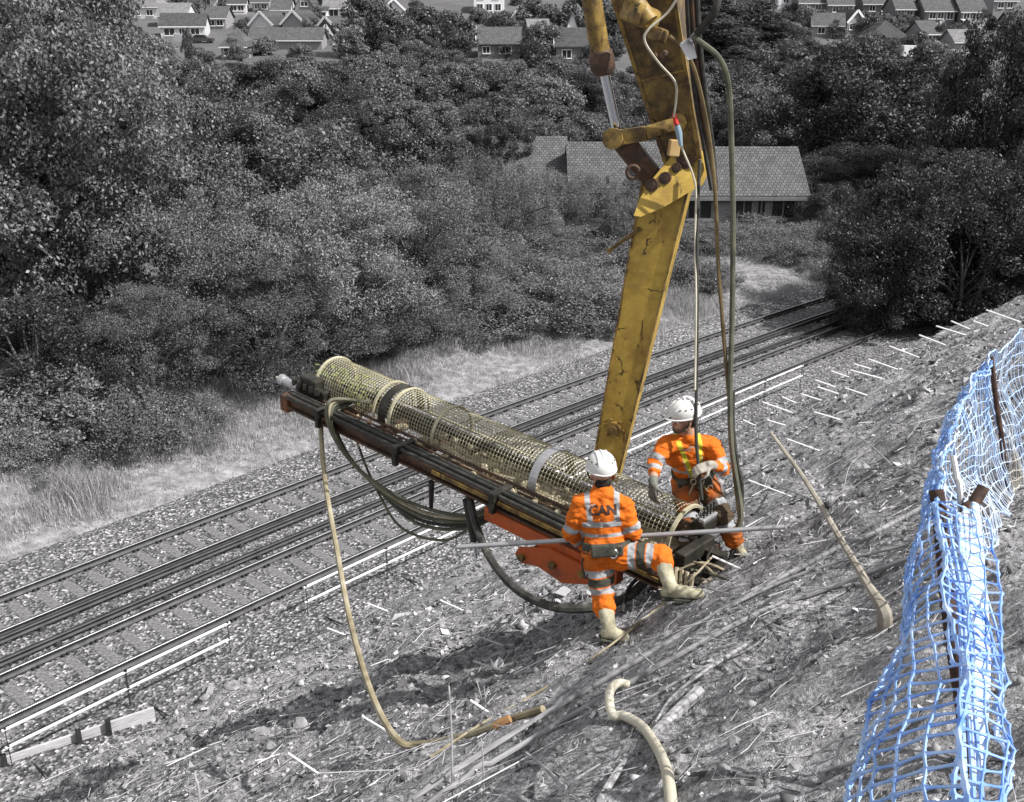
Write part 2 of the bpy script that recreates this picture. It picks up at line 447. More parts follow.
def crown_clumps(r, n, rx, rz, zc, shape='round', cr=(.7, 1.2), flat=.75):
    """clump centres on and in an uneven crown"""
    C = []; Q = []
    while len(C) < n:
        d = r.normal(size=3); d /= np.linalg.norm(d); q = r.uniform(.25, 1) ** .4
        az = math.atan2(d[1], d[0]); w = 1 + .22 * math.sin(3 * az + d[2] * 4 + n) + .14 * math.sin(5 * az - d[2] * 7 + 2 * n)
        p = np.array([d[0] * rx * w, d[1] * rx * w, d[2] * rz]) * q
        if shape == 'cone': f = 1 - (p[2] + rz) / (2 * rz); p[:2] *= .35 + .9 * f
        if shape == 'dome': p[2] = abs(p[2]) * 1.0
        p[2] += zc
        c = r.uniform(*cr) * r.choice([.6, 1.0, 1.0, 1.35]); C.append(p); Q.append([c, c, c * flat])
    return np.array(C), np.array(Q)
def proto(seed, h, rx, rz, zc, ncl, nleaf, size, cr, mat, shape='round', trunk_r=.25, limbs=10, aspect=.6, flat=.75, droop=0, forked=1):
    r = np.random.default_rng(seed)
    C, Q = crown_clumps(r, ncl, rx, rz, zc, shape, cr, flat)
    V = leaves(C, Q, nleaf, size, r, aspect, droop)
    me = mesh_np('crown', V, np.arange(len(V)).reshape(-1, 4), mat=mat)
    b = MB()
    for k in range(forked):
        a = 2 * math.pi * k / forked + seed; o = .25 * (forked > 1)
        top = zc + rz * .5; lean = r.normal(size=2) * .25
        b.tube([(o * math.cos(a), o * math.sin(a), -.4), (2 * o * math.cos(a) + lean[0], 2 * o * math.sin(a) + lean[1], top * .45), (rx * .3 * math.cos(a) * (forked > 1) + lean[0] * 1.5, rx * .3 * math.sin(a) * (forked > 1), top)], [trunk_r, trunk_r * .7, trunk_r * .2], 8, res=4)
    for k in range(limbs):
        c = C[r.integers(0, ncl)]; z0 = max(.2, min(c[2] * .6, zc)) * r.uniform(.5, .9)
        b.tube([(0, 0, z0), (c[0] * .45, c[1] * .45, z0 + (c[2] - z0) * .6), tuple(c)], [trunk_r * .4, trunk_r * .22, .02], 5, res=3)
    return me, b.mesh('trunk', M_bark, True), h, rx
PR = {
 'oak':    proto(1, 13.5, 4.3, 6.0, 7.6, 210, 120000, .155, (.6, 1.15), M_leaf, trunk_r=.3, limbs=16),
 'oak2':   proto(2, 12.5, 4.2, 5.2, 7.0, 180, 95000, .16, (.6, 1.15), M_leaf, trunk_r=.26, limbs=14),
 'willow': proto(3, 7.5, 3.9, 3.6, 3.7, 150, 90000, .10, (.5, 1.0), M_leafp, trunk_r=.2, limbs=24, aspect=.45, droop=.5, forked=3),
 'willow2': proto(4, 7.5, 3.7, 3.6, 3.8, 130, 80000, .105, (.5, .95), M_leaf, trunk_r=.2, limbs=24, aspect=.45, droop=.3, forked=3),
 'bramble': proto(5, 2.4, 2.2, 2.1, .3, 60, 17000, .11, (.4, .75), M_leaf, 'dome', .05, 14, forked=4),
 'bramble2': proto(6, 2.4, 2.3, 2.1, .3, 60, 17000, .10, (.35, .7), M_leafp, 'dome', .05, 14, aspect=.4, forked=4),
 'wood':   proto(7, 11, 4.4, 4.7, 6.4, 85, 42000, .25, (.8, 1.4), M_leafd, trunk_r=.26, limbs=14),
 'wood2':  proto(8, 11, 4.2, 4.9, 6.2, 75, 40000, .25, (.8, 1.4), M_leaf, trunk_r=.26, limbs=14),
 'dark':   proto(9, 10, 5.2, 4.6, 5.5, 150, 70000, .21, (.7, 1.3), M_leafdd, trunk_r=.3, limbs=18),
 'pine':   proto(10, 16, 3.0, 6.0, 9.8, 110, 60000, .36, (.7, 1.3), M_needle, 'cone', .3, 24, aspect=.25, flat=.6),
 'hawthorn': proto(11, 5.5, 3.3, 2.9, 2.7, 110, 52000, .12, (.45, .9), M_leafdd, trunk_r=.12, limbs=26, forked=4),
 'town':   proto(12, 7, 3.3, 3.2, 3.8, 45, 7000, .42, (.8, 1.3), M_leafd, trunk_r=.2, limbs=6),
 'town2':  proto(13, 6, 2.8, 2.8, 3.2, 40, 6000, .40, (.7, 1.2), M_leaf, trunk_r=.2, limbs=6),
 'spiky':  proto(14, 5.2, 3.1, 2.6, 2.6, 120, 40000, .13, (.3, .75), M_leafp, trunk_r=.08, limbs=40, aspect=.28, flat=1.5, forked=5),
}
def plant(kind, px, ytop, depth, wpx, label, cat='tree', group=None, name='tree', sink=0.0, zbase=None, hmax=None):
    """a tree whose crown is centred on pixel column px with its top at row ytop, standing 'depth' metres off"""
    me_c, me_t, h, rx = PR[kind]
    top = at(px, ytop, depth); x, y = top.x, top.y
    base = gz(x, y) - sink
    hh = max(top.z - base, 1.0)
    if hmax: hh = min(hh, hmax)
    sx = wpx / F * depth / (2 * rx * 1.1); sz = hh / h
    if kind in ('wood', 'wood2', 'dark', 'oak2', 'town', 'town2') and sz < .85 * sx:      # a lower stem, not a flattened crown
        sz = .85 * sx; base = top.z - h * sz
    root = empty(name, (x, y, base), label, cat, group, rz=random.uniform(0, 6.28))
    root.scale = (sx, sx, sz)
    link('crown', me_c, root); link('trunk', me_t, root)
    return root
# --- big trees beyond the track, left
plant('oak', 40, -62, 34.0, 250, 'tallest broadleaf tree at the left edge, its crown reaching out of the top')
plant('oak2', -55, -30, 36.5, 260, 'broadleaf tree cut off by the left edge, behind the tallest tree')
plant('oak2', 190, 66, 42, 170, 'broadleaf tree standing behind the tallest tree at its right side', sink=.5)
plant('oak2', 290, 100, 44, 220, 'spreading broadleaf tree behind the fine leaved willows, below the bungalow gardens')
plant('willow', 215, 185, 36.5, 220, 'fine leaved willow tree right beside the tallest tree', name='willow_tree')
plant('willow2', 140, 285, 33.5, 150, 'low willow under the tallest tree, next to the dark gap above the grass', name='willow_tree')
plant('willow', 322, 175, 38, 240, 'largest pale willow in the middle of the left thicket', name='willow_tree')
plant('willow2', 408, 165, 42, 200, 'willow at the right end of the left thicket, behind the drill guard', name='willow_tree')
plant('willow', 452, 232, 42.5, 150, 'pale willow lowest in the right end of the left thicket', name='willow_tree')
plant('willow2', 268, 265, 35.5, 190, 'drooping willow overhanging the grass verge in front of the pale willow', name='willow_tree')
plant('willow2', 372, 268, 39.0, 170, 'drooping willow overhanging the verge behind the drill guard top', name='willow_tree')
plant('hawthorn', 20, 300, 33.3, 200, 'shaded hawthorn at the foot of the tallest tree, left edge', name='hawthorn_bush', cat='bush')
# --- bramble along the left verge and round the bungalow garden
br = [(-10, 395, 31.6, 170), (70, 372, 31.8, 170), (118, 398, 31.2, 120), (30, 420, 30.6, 140), (178, 410, 33, 110), (470, 292, 43, 150), (525, 262, 46, 150), (560, 282, 43.6, 130), (495, 250, 48, 130), (585, 255, 47, 120),
      (604, 292, 44, 90), (618, 240, 52, 120), (560, 232, 54, 130), (650, 250, 51, 110), (505, 225, 56, 130), (600, 215, 60, 130), (655, 222, 60, 120), (440, 265, 45, 110),
      (700, 236, 58, 100), (745, 232, 62, 100), (772, 225, 64, 100), (812, 208, 62, 90), (838, 222, 57, 90), (790, 245, 55, 80), (850, 250, 52, 80), (700, 265, 50, 90)]
brl = ['at the left edge under the tallest tree', 'beneath the tallest tree, at the corner of the verge', 'at the foot of the low willow by the verge', 'nearest the verge in the lower left thicket', 'in the dark gap right of the low willow',
       'behind the middle of the drill guard', 'left of the boom, above the pale verge', 'spilling onto the verge left of the yellow boom', 'up the bank behind the verge, left of the boom', 'just left of the yellow boom', 'half hidden behind the lower boom',
       'under the left bungalow roof, beside the boom', 'in front of the left bungalow gable', 'right behind the yellow boom', 'between the spiky shrub and the left bungalow', 'close under the left bungalow eaves', 'behind the boom hinge, under the eaves',
       'at the end of the thicket behind the verge', 'beside the hanging hoses below the bungalow', 'in the garden below the bungalow windows', 'below the right bungalow window', 'at the right corner of the bungalow', 'between bungalow and dark hawthorn', 'on the rough bank below the bungalow', 'beside the dark hawthorn, at the bend of the track', 'on the rough bank behind the hanging hoses']
for i, (px, yt, d, w) in enumerate(br):
    plant('bramble' if i % 3 else 'bramble2', px, yt, d, w, 'bramble bush ' + brl[i], 'bush', 'bramble bushes beyond the track', 'bramble_bush', hmax=3.2)
plant('spiky', 492, 152, 54, 120, 'pale spiky willow shrub between the thicket and the left bungalow', 'bush', name='willow_shrub')
plant('spiky', 455, 178, 52, 90, 'smaller spiky shrub at the right shoulder of the thicket', 'bush', name='willow_shrub')
# --- wood on the valley floor
wood = [(330, 66, 88, 120), (395, 70, 96, 120), (455, 62, 104, 110), (420, 100, 80, 120), (350, 108, 74, 110), (490, 96, 88, 110), (545, 74, 100, 110), (600, 80, 104, 110), (555, 104, 86, 100), (610, 110, 90, 110), (655, 92, 98, 100), (505, 60, 112, 100), (560, 56, 118, 100),
        (300, 58, 102, 110), (255, 62, 98, 120), (195, 50, 108, 90), (470, 126, 72, 110), (525, 118, 78, 100), (700, 96, 104, 100), (735, 108, 98, 90), (640, 66, 118, 100), (375, 52, 112, 100), (440, 48, 120, 90), (690, 70, 116, 100), (755, 62, 118, 110), (790, 50, 128, 90), (835, 42, 132, 90), (410, 40, 140, 80)]
wr = random.Random(4)
wood = wood + [(px + wr.uniform(-48, 48), yt + wr.uniform(-3, 12), d + wr.uniform(-5, 7), w * wr.uniform(.75, 1.0)) for px, yt, d, w in wood]
for i, (px, yt, d, w) in enumerate(wood):
    plant(('wood', 'wood2', 'wood2', 'dark', 'wood2')[(i * 7) % 5], px, yt, d, w * wr.uniform(.62, .95), 'broadleaf tree in the dense wood between the thicket and the far houses', 'tree', 'trees of the valley wood', 'woodland_tree')
for px, yt, d, w in [(818, 158, 71, 90), (862, 148, 73, 110), (905, 150, 72, 110), (838, 186, 60, 80), (945, 165, 68, 90), (885, 190, 56, 80)]:
    plant('hawthorn', px, yt, d, w, 'dark undergrowth bush beneath the large round dark tree', 'bush', 'undergrowth beneath the round dark tree', 'undergrowth_bush')
for px, yt, d, w, lb in [(598, 172, 60, 110, 'pale shrub in front of the left bungalow wall'), (548, 168, 61, 90, 'pale shrub hiding the gable of the left bungalow'), (642, 196, 58, 80, 'shrub directly behind the boom hinge in front of the bungalow'), (520, 190, 57, 90, 'loose shrub at the end of the leftmost bungalow')]:
    plant('spiky', px, yt, d, w, lb, 'bush', name='garden_shrub')
for px, yt, d, w, lb in [(700, 225, 57.5, 90, 'below the bungalow windows beside the boom'), (748, 223, 57, 90, 'below the middle of the bungalow windows'), (792, 221, 57, 80, 'below the right end of the bungalow wall')]:
    plant('bramble2', px, yt, d, w, 'low hedge bush ' + lb, 'bush', 'low hedge of the bungalow garden', 'hedge_bush', hmax=2.2)
for px, yt, d, w, lb in [(715, -12, 138, 95, 'tall dark pine right of the boom, above the wood'), (760, -2, 142, 85, 'dark pine left of the terraced houses'), (675, 0, 146, 70, 'dark pine directly behind the boom'), (740, 45, 128, 60, 'lower dark pine at the right of the pine group')]:
    plant('pine', px, yt, d, w, lb, 'tree', 'pines behind the boom', 'pine_tree')
plant('wood2', 762, 84, 92, 90, 'pale tree behind the bungalow roof, beside the round dark tree')
plant('dark', 866, 42, 80, 196, 'large round dark tree behind the right end of the bungalow')
plant('wood', 800, 46, 104, 130, 'wide grey tree above the round dark tree, below the terraced houses')
plant('dark', 1012, 14, 63, 130, 'tall dark tree at the upper right edge')
plant('dark', 1075, 60, 60, 150, 'dark tree cut by the right edge, behind the hawthorns')
plant('dark', 958, 150, 62, 110, 'dark tree filling the gap between round tree and right edge')
plant('hawthorn', 985, 168, 47, 170, 'high hawthorn rising behind the dark hawthorns at the right edge', 'bush', name='hawthorn_bush')
plant('hawthorn', 912, 176, 45, 165, 'dark rounded hawthorn overhanging the tracks at the bend', 'bush', name='hawthorn_bush')
plant('hawthorn', 880, 232, 43.5, 110, 'lowest hawthorn hiding the tracks at the bend', 'bush', name='hawthorn_bush')
plant('hawthorn', 975, 205, 42.5, 165, 'shaded hawthorn just above the slope edge, right side', 'bush', name='hawthorn_bush')
plant('hawthorn', 1050, 150, 42, 160, 'hawthorn cut by the right edge above the slope', 'bush', name='hawthorn_bush')

# --- dry grass of the verge
def grass(name, n, area, hgt, wid, mat, seed):
    r = np.random.default_rng(seed); e, t = area(r, n); off = curve_off(t); x, y = xy(e - off, t); z = ground_z(x, y)
    cl = .12 + 1.5 * np.clip(vnoise(x * .5, y * .5, 21) + .5, 0, 1) ** 2 * (.5 + np.clip(vnoise(x * 2.1, y * 2.1, 22) + .5, 0, 1))
    h = hgt * r.uniform(.4, 1.3, n) * cl; a = r.uniform(0, 6.283, n); L = r.uniform(.1, .6, n) * h; w = wid * r.uniform(.6, 1.4, n)
    la = r.uniform(0, 6.283, n)
    P = np.stack([x, y, z - .03], 1); S = np.stack([np.cos(a) * w, np.sin(a) * w, np.zeros(n)], 1) * .5
    M_ = P + np.stack([np.cos(la) * L * .35, np.sin(la) * L * .35, h * .6], 1); T = P + np.stack([np.cos(la) * L, np.sin(la) * L, h], 1)
    V = np.stack([P - S, P + S, M_ + S * .7, T, M_ - S * .7], 1).reshape(-1, 3)
    b = np.arange(n) * 5
    F4 = np.stack([b, b + 1, b + 2, b + 4], 1); F3 = np.stack([b + 4, b + 2, b + 3], 1)
    o = link(name, mesh_np(name, V, F4, F3, mat=mat)); tag(o, kind='stuff'); return o
def verge(r, n):
    t = -1 + 56 * r.uniform(0, 1, n) ** .9; e = 25.6 + 6.2 * r.beta(1.4, 1.3, n); 
    return e, t
grass('verge_grass', 150000, verge, .44, .018, M_grass, 31)
def rough_bank(r, n): return 30 + r.uniform(0, 1, n) * 22, 22 + 50 * r.uniform(0, 1, n)
M_grassd = leaf_material('rough_dark_grass', .11, .25, .3)
grass('rough_grass', 50000, rough_bank, .6, .06, M_grassd, 32)
# ================================================================== HOUSES
def roof_mat(name, lo, hi, sx=3.0, sz=3.4):
    m, nt, b = new_mat(name, .85, 0, .2)
    co = coords(nt, 'Object')
    br = nt.nodes.new('ShaderNodeTexBrick'); br.inputs['Scale'].default_value = 1; br.inputs['Brick Width'].default_value = .24; br.inputs['Row Height'].default_value = .27
    br.inputs['Mortar Size'].default_value = .022; br.inputs['Color1'].default_value = (*G(lo), 1); br.inputs['Color2'].default_value = (*G(hi), 1); br.inputs['Mortar'].default_value = (*G(lo * .45), 1)
    mp = nt.nodes.new('ShaderNodeMapping'); mp.inputs['Rotation'].default_value = (0, 0, 0); nt.links.new(co, mp.inputs[0])
    sepx = nt.nodes.new('ShaderNodeSeparateXYZ'); nt.links.new(mp.outputs[0], sepx.inputs[0]); cmb = nt.nodes.new('ShaderNodeCombineXYZ')
    nt.links.new(sepx.outputs[0], cmb.inputs[0])
    a = nt.nodes.new('ShaderNodeMath'); a.operation = 'MULTIPLY'; a.inputs[1].default_value = 2.2; nt.links.new(sepx.outputs[2], a.inputs[0]); nt.links.new(a.outputs[0], cmb.inputs[1])
    nt.links.new(cmb.outputs[0], br.inputs['Vector'])
    c = mix(nt, .5, br.outputs['Color'], mix(nt, 1.0, br.outputs['Color'], ramp(nt, noise(nt, co, 1.2, 5), [(.3, .6), (.7, 1.35)]), 'MULTIPLY'))
    nt.links.new(c, b.inputs['Base Color']); bump(nt, b, br.outputs['Fac'], .4, .02); return m
def brick_mat(name, lo, hi):
    m, nt, b = new_mat(name, .9, 0, .2); co = coords(nt, 'Object')
    sep = nt.nodes.new('ShaderNodeSeparateXYZ'); nt.links.new(co, sep.inputs[0]); cmb = nt.nodes.new('ShaderNodeCombineXYZ')
    ad = nt.nodes.new('ShaderNodeMath'); nt.links.new(sep.outputs[0], ad.inputs[0]); nt.links.new(sep.outputs[1], ad.inputs[1])
    nt.links.new(ad.outputs[0], cmb.inputs[0]); nt.links.new(sep.outputs[2], cmb.inputs[1])
    br = nt.nodes.new('ShaderNodeTexBrick'); br.inputs['Scale'].default_value = 1; br.inputs['Brick Width'].default_value = .225; br.inputs['Row Height'].default_value = .075; br.inputs['Mortar Size'].default_value = .01
    br.inputs['Color1'].default_value = (*G(lo), 1); br.inputs['Color2'].default_value = (*G(hi), 1); br.inputs['Mortar'].default_value = (*G(.3), 1)
    nt.links.new(cmb.outputs[0], br.inputs['Vector']); nt.links.new(br.outputs['Color'], b.inputs['Base Color']); return m
M_roof = [roof_mat('grey_roof_tiles', .095, .15), roof_mat('dark_roof_tiles', .07, .11), roof_mat('pale_roof_tiles', .2, .28)]
M_brick = [brick_mat('brown_brick', .09, .16), brick_mat('pale_brick', .2, .3)]
M_render = mottled('pale_render', [(.3, G(.5)), (.7, G(.62))], 3, .85)
M_white = mottled('white_paint', [(.3, G(.72)), (.7, G(.82))], 3, .6)
M_glass, _nt, _b = new_mat('window_glass', .08, 0, .6); _b.inputs['Base Color'].default_value = (*G(.03), 1)
M_curtain, _nt, _b = new_mat('net_curtain', .5, 0, .5); _b.inputs['Base Color'].default_value = (*G(.5), 1)  # one even pale grey
M_door = mottled('dark_door_paint', [(.3, G(.05)), (.7, G(.08))], 3, .5)
M_dull = mottled('weathered_grey_paint', [(.3, G(.16)), (.7, G(.26))], 5, .7)
def roof_shape(b, w, d, hw, rh, ridge, hip=0.0, over=.35):
    """tiled roof with real thickness; ridge 'x' runs along the front, 'y' runs front to back"""
    W2, D2 = w / 2 + over, d / 2 + over; e0 = hw - over * rh / (d / 2 if ridge == 'x' else w / 2)
    if ridge == 'x': A = [(-W2, -D2), (W2, -D2), (W2, D2), (-W2, D2)]; r0, r1 = (-W2 + hip, 0), (W2 - hip, 0)
    else: A = [(W2, -D2), (W2, D2), (-W2, D2), (-W2, -D2)]; r0, r1 = (0, -D2 + hip), (0, D2 - hip)
    th = .16; vs = []
    for dz in (0, th): vs += [(x, y, e0 + dz) for x, y in A] + [(*r0, hw + rh + dz), (*r1, hw + rh + dz)]
    up = [(0, 1, 5, 4), (2, 3, 4, 5), (1, 2, 5), (3, 0, 4)]
    fs = [tuple(i + 6 for i in f) for f in up[:2]] + [tuple(reversed(f)) for f in up[:2]]
    if hip: fs += [tuple(i + 6 for i in f) for f in up[2:]] + [tuple(reversed(f)) for f in up[2:]]
    else: fs += [(1, 5, 11, 7), (5, 2, 8, 11), (3, 4, 10, 9), (4, 0, 6, 10)]
    fs += [(0, 1, 7, 6), (2, 3, 9, 8)] + ([(1, 2, 8, 7), (3, 0, 6, 9)] if hip else [])
    b.add(vs, fs)
def house(name, px0, px1, ybase, hw, rh, d, label, ridge='x', wall=0, roof=0, wins=(), hip=0.0, yaw=0.0, barge=False, chim=(), doors=(), depth=None, group=None, cat='house', winmat=None, trim=None):
    trim = trim or M_white
    """a house whose front wall spans px0..px1 with its foot at row ybase. wins: (x fraction, z, w, h)"""
    pc = ground_at((px0 + px1) / 2, ybase) if depth is None else None
    if depth is None: depth = depth_of(pc)
    else:
        a = at((px0 + px1) / 2, 300, depth); pc = Vector((a.x, depth * cp + a.z * 0, 0)); 
        # foot on the ground at that depth
        y = depth / cp
        for _ in range(30):
            z = gz(pc.x, y); y = (depth + z * sp) / cp
        pc = Vector((pc.x, y, gz(pc.x, y)))
    w = (px1 - px0) / F * depth
    root = empty(name, (pc.x, pc.y, pc.z - .1), label, cat, group, rz=yaw)
    wm = [*M_brick, M_render, M_white][wall]; rm = M_roof[roof]
    cy = d / 2                                     # front wall at local y = 0
    b = MB()
    W2 = w / 2
    if ridge == 'x':
        if hip: b.box((0, cy, hw / 2 - .4), (w, d, hw + .8))
        else:
            b.prism([(-W2, 0, -.8), (-W2, d, -.8), (-W2, d, hw), (-W2, cy, hw + rh - .02), (-W2, 0, hw)], (w, 0, 0))
    else:
        if hip: b.box((0, cy, hw / 2 - .4), (w, d, hw + .8))
        else: b.prism([(-W2, 0, -.8), (W2, 0, -.8), (W2, 0, hw), (0, 0, hw + rh - .02), (-W2, 0, hw)], (0, d, 0))
    b.build('wall', wm, root, world=False)
    rb = MB(); roof_shape(rb, w, d, hw, rh, ridge, hip); rb.v = [(x, y + cy, z) for x, y, z in rb.v]
    ro = rb.build('roof', rm, root, world=False)
    if barge:
        bb = MB(); o = .38
        if ridge == 'y': ends = [((-W2 - .33, -o, hw - .33 * rh / W2), (0, -o, hw + rh)), ((W2 + .33, -o, hw - .33 * rh / W2), (0, -o, hw + rh))]
        else: ends = [((s * (W2 + o), -.33, hw - .33 * rh / cy), (s * (W2 + o), cy, hw + rh)) for s in (-1,)] + [((s * (W2 + o), d + .33, hw - .33 * rh / cy), (s * (W2 + o), cy, hw + rh)) for s in (-1,)]
        for p, q in ends: bb.beam((p[0], p[1], p[2] + .05), (q[0], q[1], q[2] + .05), .1, .42)
        bb.build('bargeboard', M_white, ro, world=False)
    else:
        fb = MB(); fb.box((0, -.41, hw - .35 * rh / (cy if ridge == 'x' else 1e9) - .02), (w + .6, .06, .2)) if ridge == 'x' else None
        if fb.v: fb.build('fascia', trim, ro, world=False)
    for (cx, cyf) in chim:
        cb = MB(); cb.box((cx * w - W2, d * cyf, hw + rh + .3), (.7, .7, 1.9)); cb.box((cx * w - W2, d * cyf, hw + rh + 1.3), (.86, .86, .14)); cb.tube([(cx * w - W2, d * cyf, hw + rh + 1.3), (cx * w - W2, d * cyf, hw + rh + 1.75)], .13, 8, smooth=False)
        cb.build('chimney', M_brick[0], ro, world=False)
    for (fx, z, ww, wh) in wins:
        x = fx * w - W2; f = MB(); t = .09
        for s in (-1, 1):
            f.box((x + s * (ww / 2), -.02, z), (t, .14, wh + t)); f.box((x, -.02, z + s * wh / 2), (ww - t, .14, t))
        f.box((x, -.02, z), (t * .8, .12, wh - t)); f.box((x, -.08, z - wh / 2 - .09), (ww + .25, .2, .07))
        fo = f.build('window', trim, root, world=False)
        p = MB(); p.box((x - ww / 4, -.005, z), (ww / 2 - t * .8, .03, wh - t)); p.box((x + ww / 4, -.005, z), (ww / 2 - t * .8, .03, wh - t))
        p.build('pane', winmat or M_glass, fo, world=False)
    for (fx, dw, dh) in doors:
        x = fx * w - W2; db = MB(); db.box((x, -.03, dh / 2), (dw, .1, dh))
        do = db.build('door', M_white if wall != 3 else M_door, root, world=False)
        hb = MB(); hb.tube([(x + dw * .38, -.1, 1.0), (x + dw * .38, -.14, 1.0), (x + dw * .25, -.14, 1.0)], .02, 6, smooth=False); hb.build('handle', M_iron, do, world=False)
    return root
# --- bungalows just beyond the track
def bung(px0, px1, depth, d, label, **k):
    return house('bungalow', px0, px1, None, 2.15, 2.1, d, label, depth=depth, group='bungalows beyond the track', cat='bungalow', trim=M_dull, **k)
bung(655, 800, 62, 7, 'brick bungalow with long grey tiled roof, right of the boom, its windows showing', wall=1, wins=[(.60, 1.35, 1.0, 1.3), (.72, 1.35, .5, 1.3), (.87, 1.35, 1.4, 1.3), (.3, 1.35, 1.4, 1.3)], chim=())
bung(573, 654, 64.5, 6.4, 'bungalow with weathered tiled roof, left of the boom hinge', wins=[(.3, 1.35, 1.2, 1.2)], roof=0)
bung(494, 563, 67, 6.4, 'bungalow whose roof is mostly hidden behind the spiky shrub', wins=[(.5, 1.35, 1.2, 1.2)], roof=0)
# --- the estate at upper left
house('house', 162, 205, 39, 2.5, 2.1, 8, 'white walled bungalow with dark roof and low fence, upper left of the photo', wall=2, roof=1, wins=[(.2, 1.4, 2.0, 1.3), (.48, 1.4, 1.0, 1.3), (.78, 1.4, 1.6, 1.3)], doors=[(.62, 1, 2)], chim=[(.92, .5)], yaw=R(8))
house('house', 128, 160, 19, 2.8, 3.6, 8, 'hip roofed house at the upper left, above the white bungalow', wall=2, roof=2, hip=3.4, wins=[(.3, 1.4, 1.4, 1.2), (.7, 1.4, 1.4, 1.2)], chim=[(.5, .5)])
house('house', 158, 187, 27, 2.4, 2.2, 8, 'house with pale roof just behind the white bungalow', wall=2, roof=2, wins=[(.5, 1.4, 1.6, 1.1)])
house('house', 222, 247, 60, 2.4, 2.6, 7, 'hip roofed bungalow lowest on the estate, beside the first wooded garden', wall=1, roof=0, hip=2.4, wins=[(.3, 1.4, 1.6, 1.2), (.7, 1.4, 1.6, 1.2)])
house('house', 250, 274, 38, 2.6, 2.2, 8, 'gabled house with white bargeboards, leftmost of the three gables', 'y', wall=2, roof=1, barge=True, wins=[(.5, 1.5, 1.8, 1.2)], yaw=R(-14))
house('house', 282, 307, 37, 2.6, 2.2, 8, 'gabled house with white bargeboards, middle of the three gables', 'y', wall=1, roof=1, barge=True, yaw=R(-14))
house('house', 315, 339, 44, 2.6, 2.2, 9, 'gabled house with dark end wall, rightmost of the three gables', 'y', wall=0, roof=1, barge=True, yaw=R(-14))
house('house', 250, 322, 50, 1.9, 1.8, 6, 'long low grey roofed building below the three gables', wall=1, roof=0, wins=[(.3, 1.2, 1.2, .9)])
house('house', 320, 334, 45, 1.5, 2.0, 5, 'small white gable at the end of the long low roof', 'y', wall=3, roof=0, barge=True)
house('house', 272, 290, 23, 2.8, 2.4, 8, 'house with grey roof and wide white window, above the leftmost gable', wall=2, roof=0, wins=[(.5, 1.5, 2.2, 1.4)])
house('house', 296, 315, 23, 3.2, 3.0, 9, 'rendered house with two tiers of white windows in its gable', 'y', wall=1, roof=1, wins=[(.55, 1.3, 2.4, 1.5), (.5, 3.9, 1.5, 1.0)], chim=[(.3, .3)])
house('house', 324, 344, 20, 2.6, 2.6, 8, 'house with pale roof beside the big dark garden tree', wall=2, roof=2, wins=[(.5, 1.5, 2.0, 1.4)])
house('garage', 315, 327, 22, 2.3, .9, 6, 'white garage between the two tier house and the pale roofed house', wall=3, roof=1, cat='garage', doors=[(.5, 1.9, 1.9)])
house('house', 196, 218, 9, 2.6, 2.4, 8, 'house half hidden by trees at the top, above the estate lawn', wall=2, roof=1, wins=[(.5, 1.5, 1.8, 1.3)])
# --- middle distance
house('house', 474, 504, 14, 4.6, 3.2, 9, 'large white house among the trees at the top centre', 'y', wall=3, roof=1, wins=[(.2, 1.5, 1.3, 1.4), (.5, 1.5, 1.3, 1.4), (.8, 1.5, 1.3, 1.4), (.25, 4.0, 1.3, 1.2), (.75, 4.0, 1.3, 1.2)])
house('house', 513, 526, 28, 2.4, 2.0, 7, 'small house with white gable right of the large white house', 'y', wall=3, roof=0, barge=True)
house('house', 478, 520, 58, 2.4, 2.4, 9, 'bungalow with broad grey roof at the edge of the wood, left of the boom ram', wall=0, roof=0, wins=[(.65, 1.4, 2.0, 1.1), (.2, 1.4, 1.2, 1.1)], barge=True)
house('house', 556, 604, 63, 2.7, 2.6, 9, 'dark brick house with white windows beside the boom ram', wall=0, roof=1, wins=[(.22, 1.5, 1.5, 1.3), (.65, 1.5, 1.5, 1.3)], barge=True)
house('shed', 567, 577, 38, 2.0, 2.6, 4, 'narrow white gabled outbuilding left of the boom ram', 'y', wall=3, roof=2, cat='shed')
# --- terraces at upper right
row = [(742, 777, 15, 'brick terrace house at the left end of the row, partly behind the pines', 1),
       (798, 824, 21, 'brick terrace house with one white upper window, second in the row', 0),
       (827, 851, 23, 'brick terrace house with four white windows, between two white gable strips', 0),
       (862, 891, 22, 'brick terrace house behind the dark clipped tree', 1)]
for i, (a, b_, y, lb, pl) in enumerate(row):
    house('terraced_house', a, b_, y + 1, 4.0, 2.5, 8, lb, wall=0, roof=0, wins=[(.3, 3.0, 1.2, 1.1), (.72, 3.0, 1.2, 1.1), (.3, 1.0, 1.4, 1.2)], doors=[(.72, 1.0, 2.1)], chim=[(.95, .5)], group='terraced houses on the far rise')
house('house', 777, 792, 18, 5.0, 3.0, 8, 'timber framed white gable between the first two terrace houses', 'y', wall=3, roof=0, barge=True, wins=[(.5, 3.8, 1.2, 1.2)])
house('house', 853, 858, 19, 5.6, 2.0, 8, 'narrow white gabled bay between terrace houses', 'y', wall=3, roof=0)
house('terraced_house', 894, 913, 29, 4.0, 2.5, 8, 'brick house with white front door and two upper windows', wall=0, roof=0, wins=[(.25, 3.0, 1.3, 1.2), (.72, 3.0, 1.3, 1.2), (.25, 1.0, 1.3, 1.2)], doors=[(.72, 1.1, 2.2)])
house('terraced_house', 923, 953, 31, 4.0, 2.5, 8, 'wide brick house with three upper windows, right of the one with the white door', wall=0, roof=0, wins=[(.25, 3.0, 1.3, 1.2), (.52, 3.0, 1.2, 1.2), (.83, 3.0, 1.3, 1.4), (.3, 1.0, 1.8, 1.2)], doors=[(.6, 1.0, 2.1)])
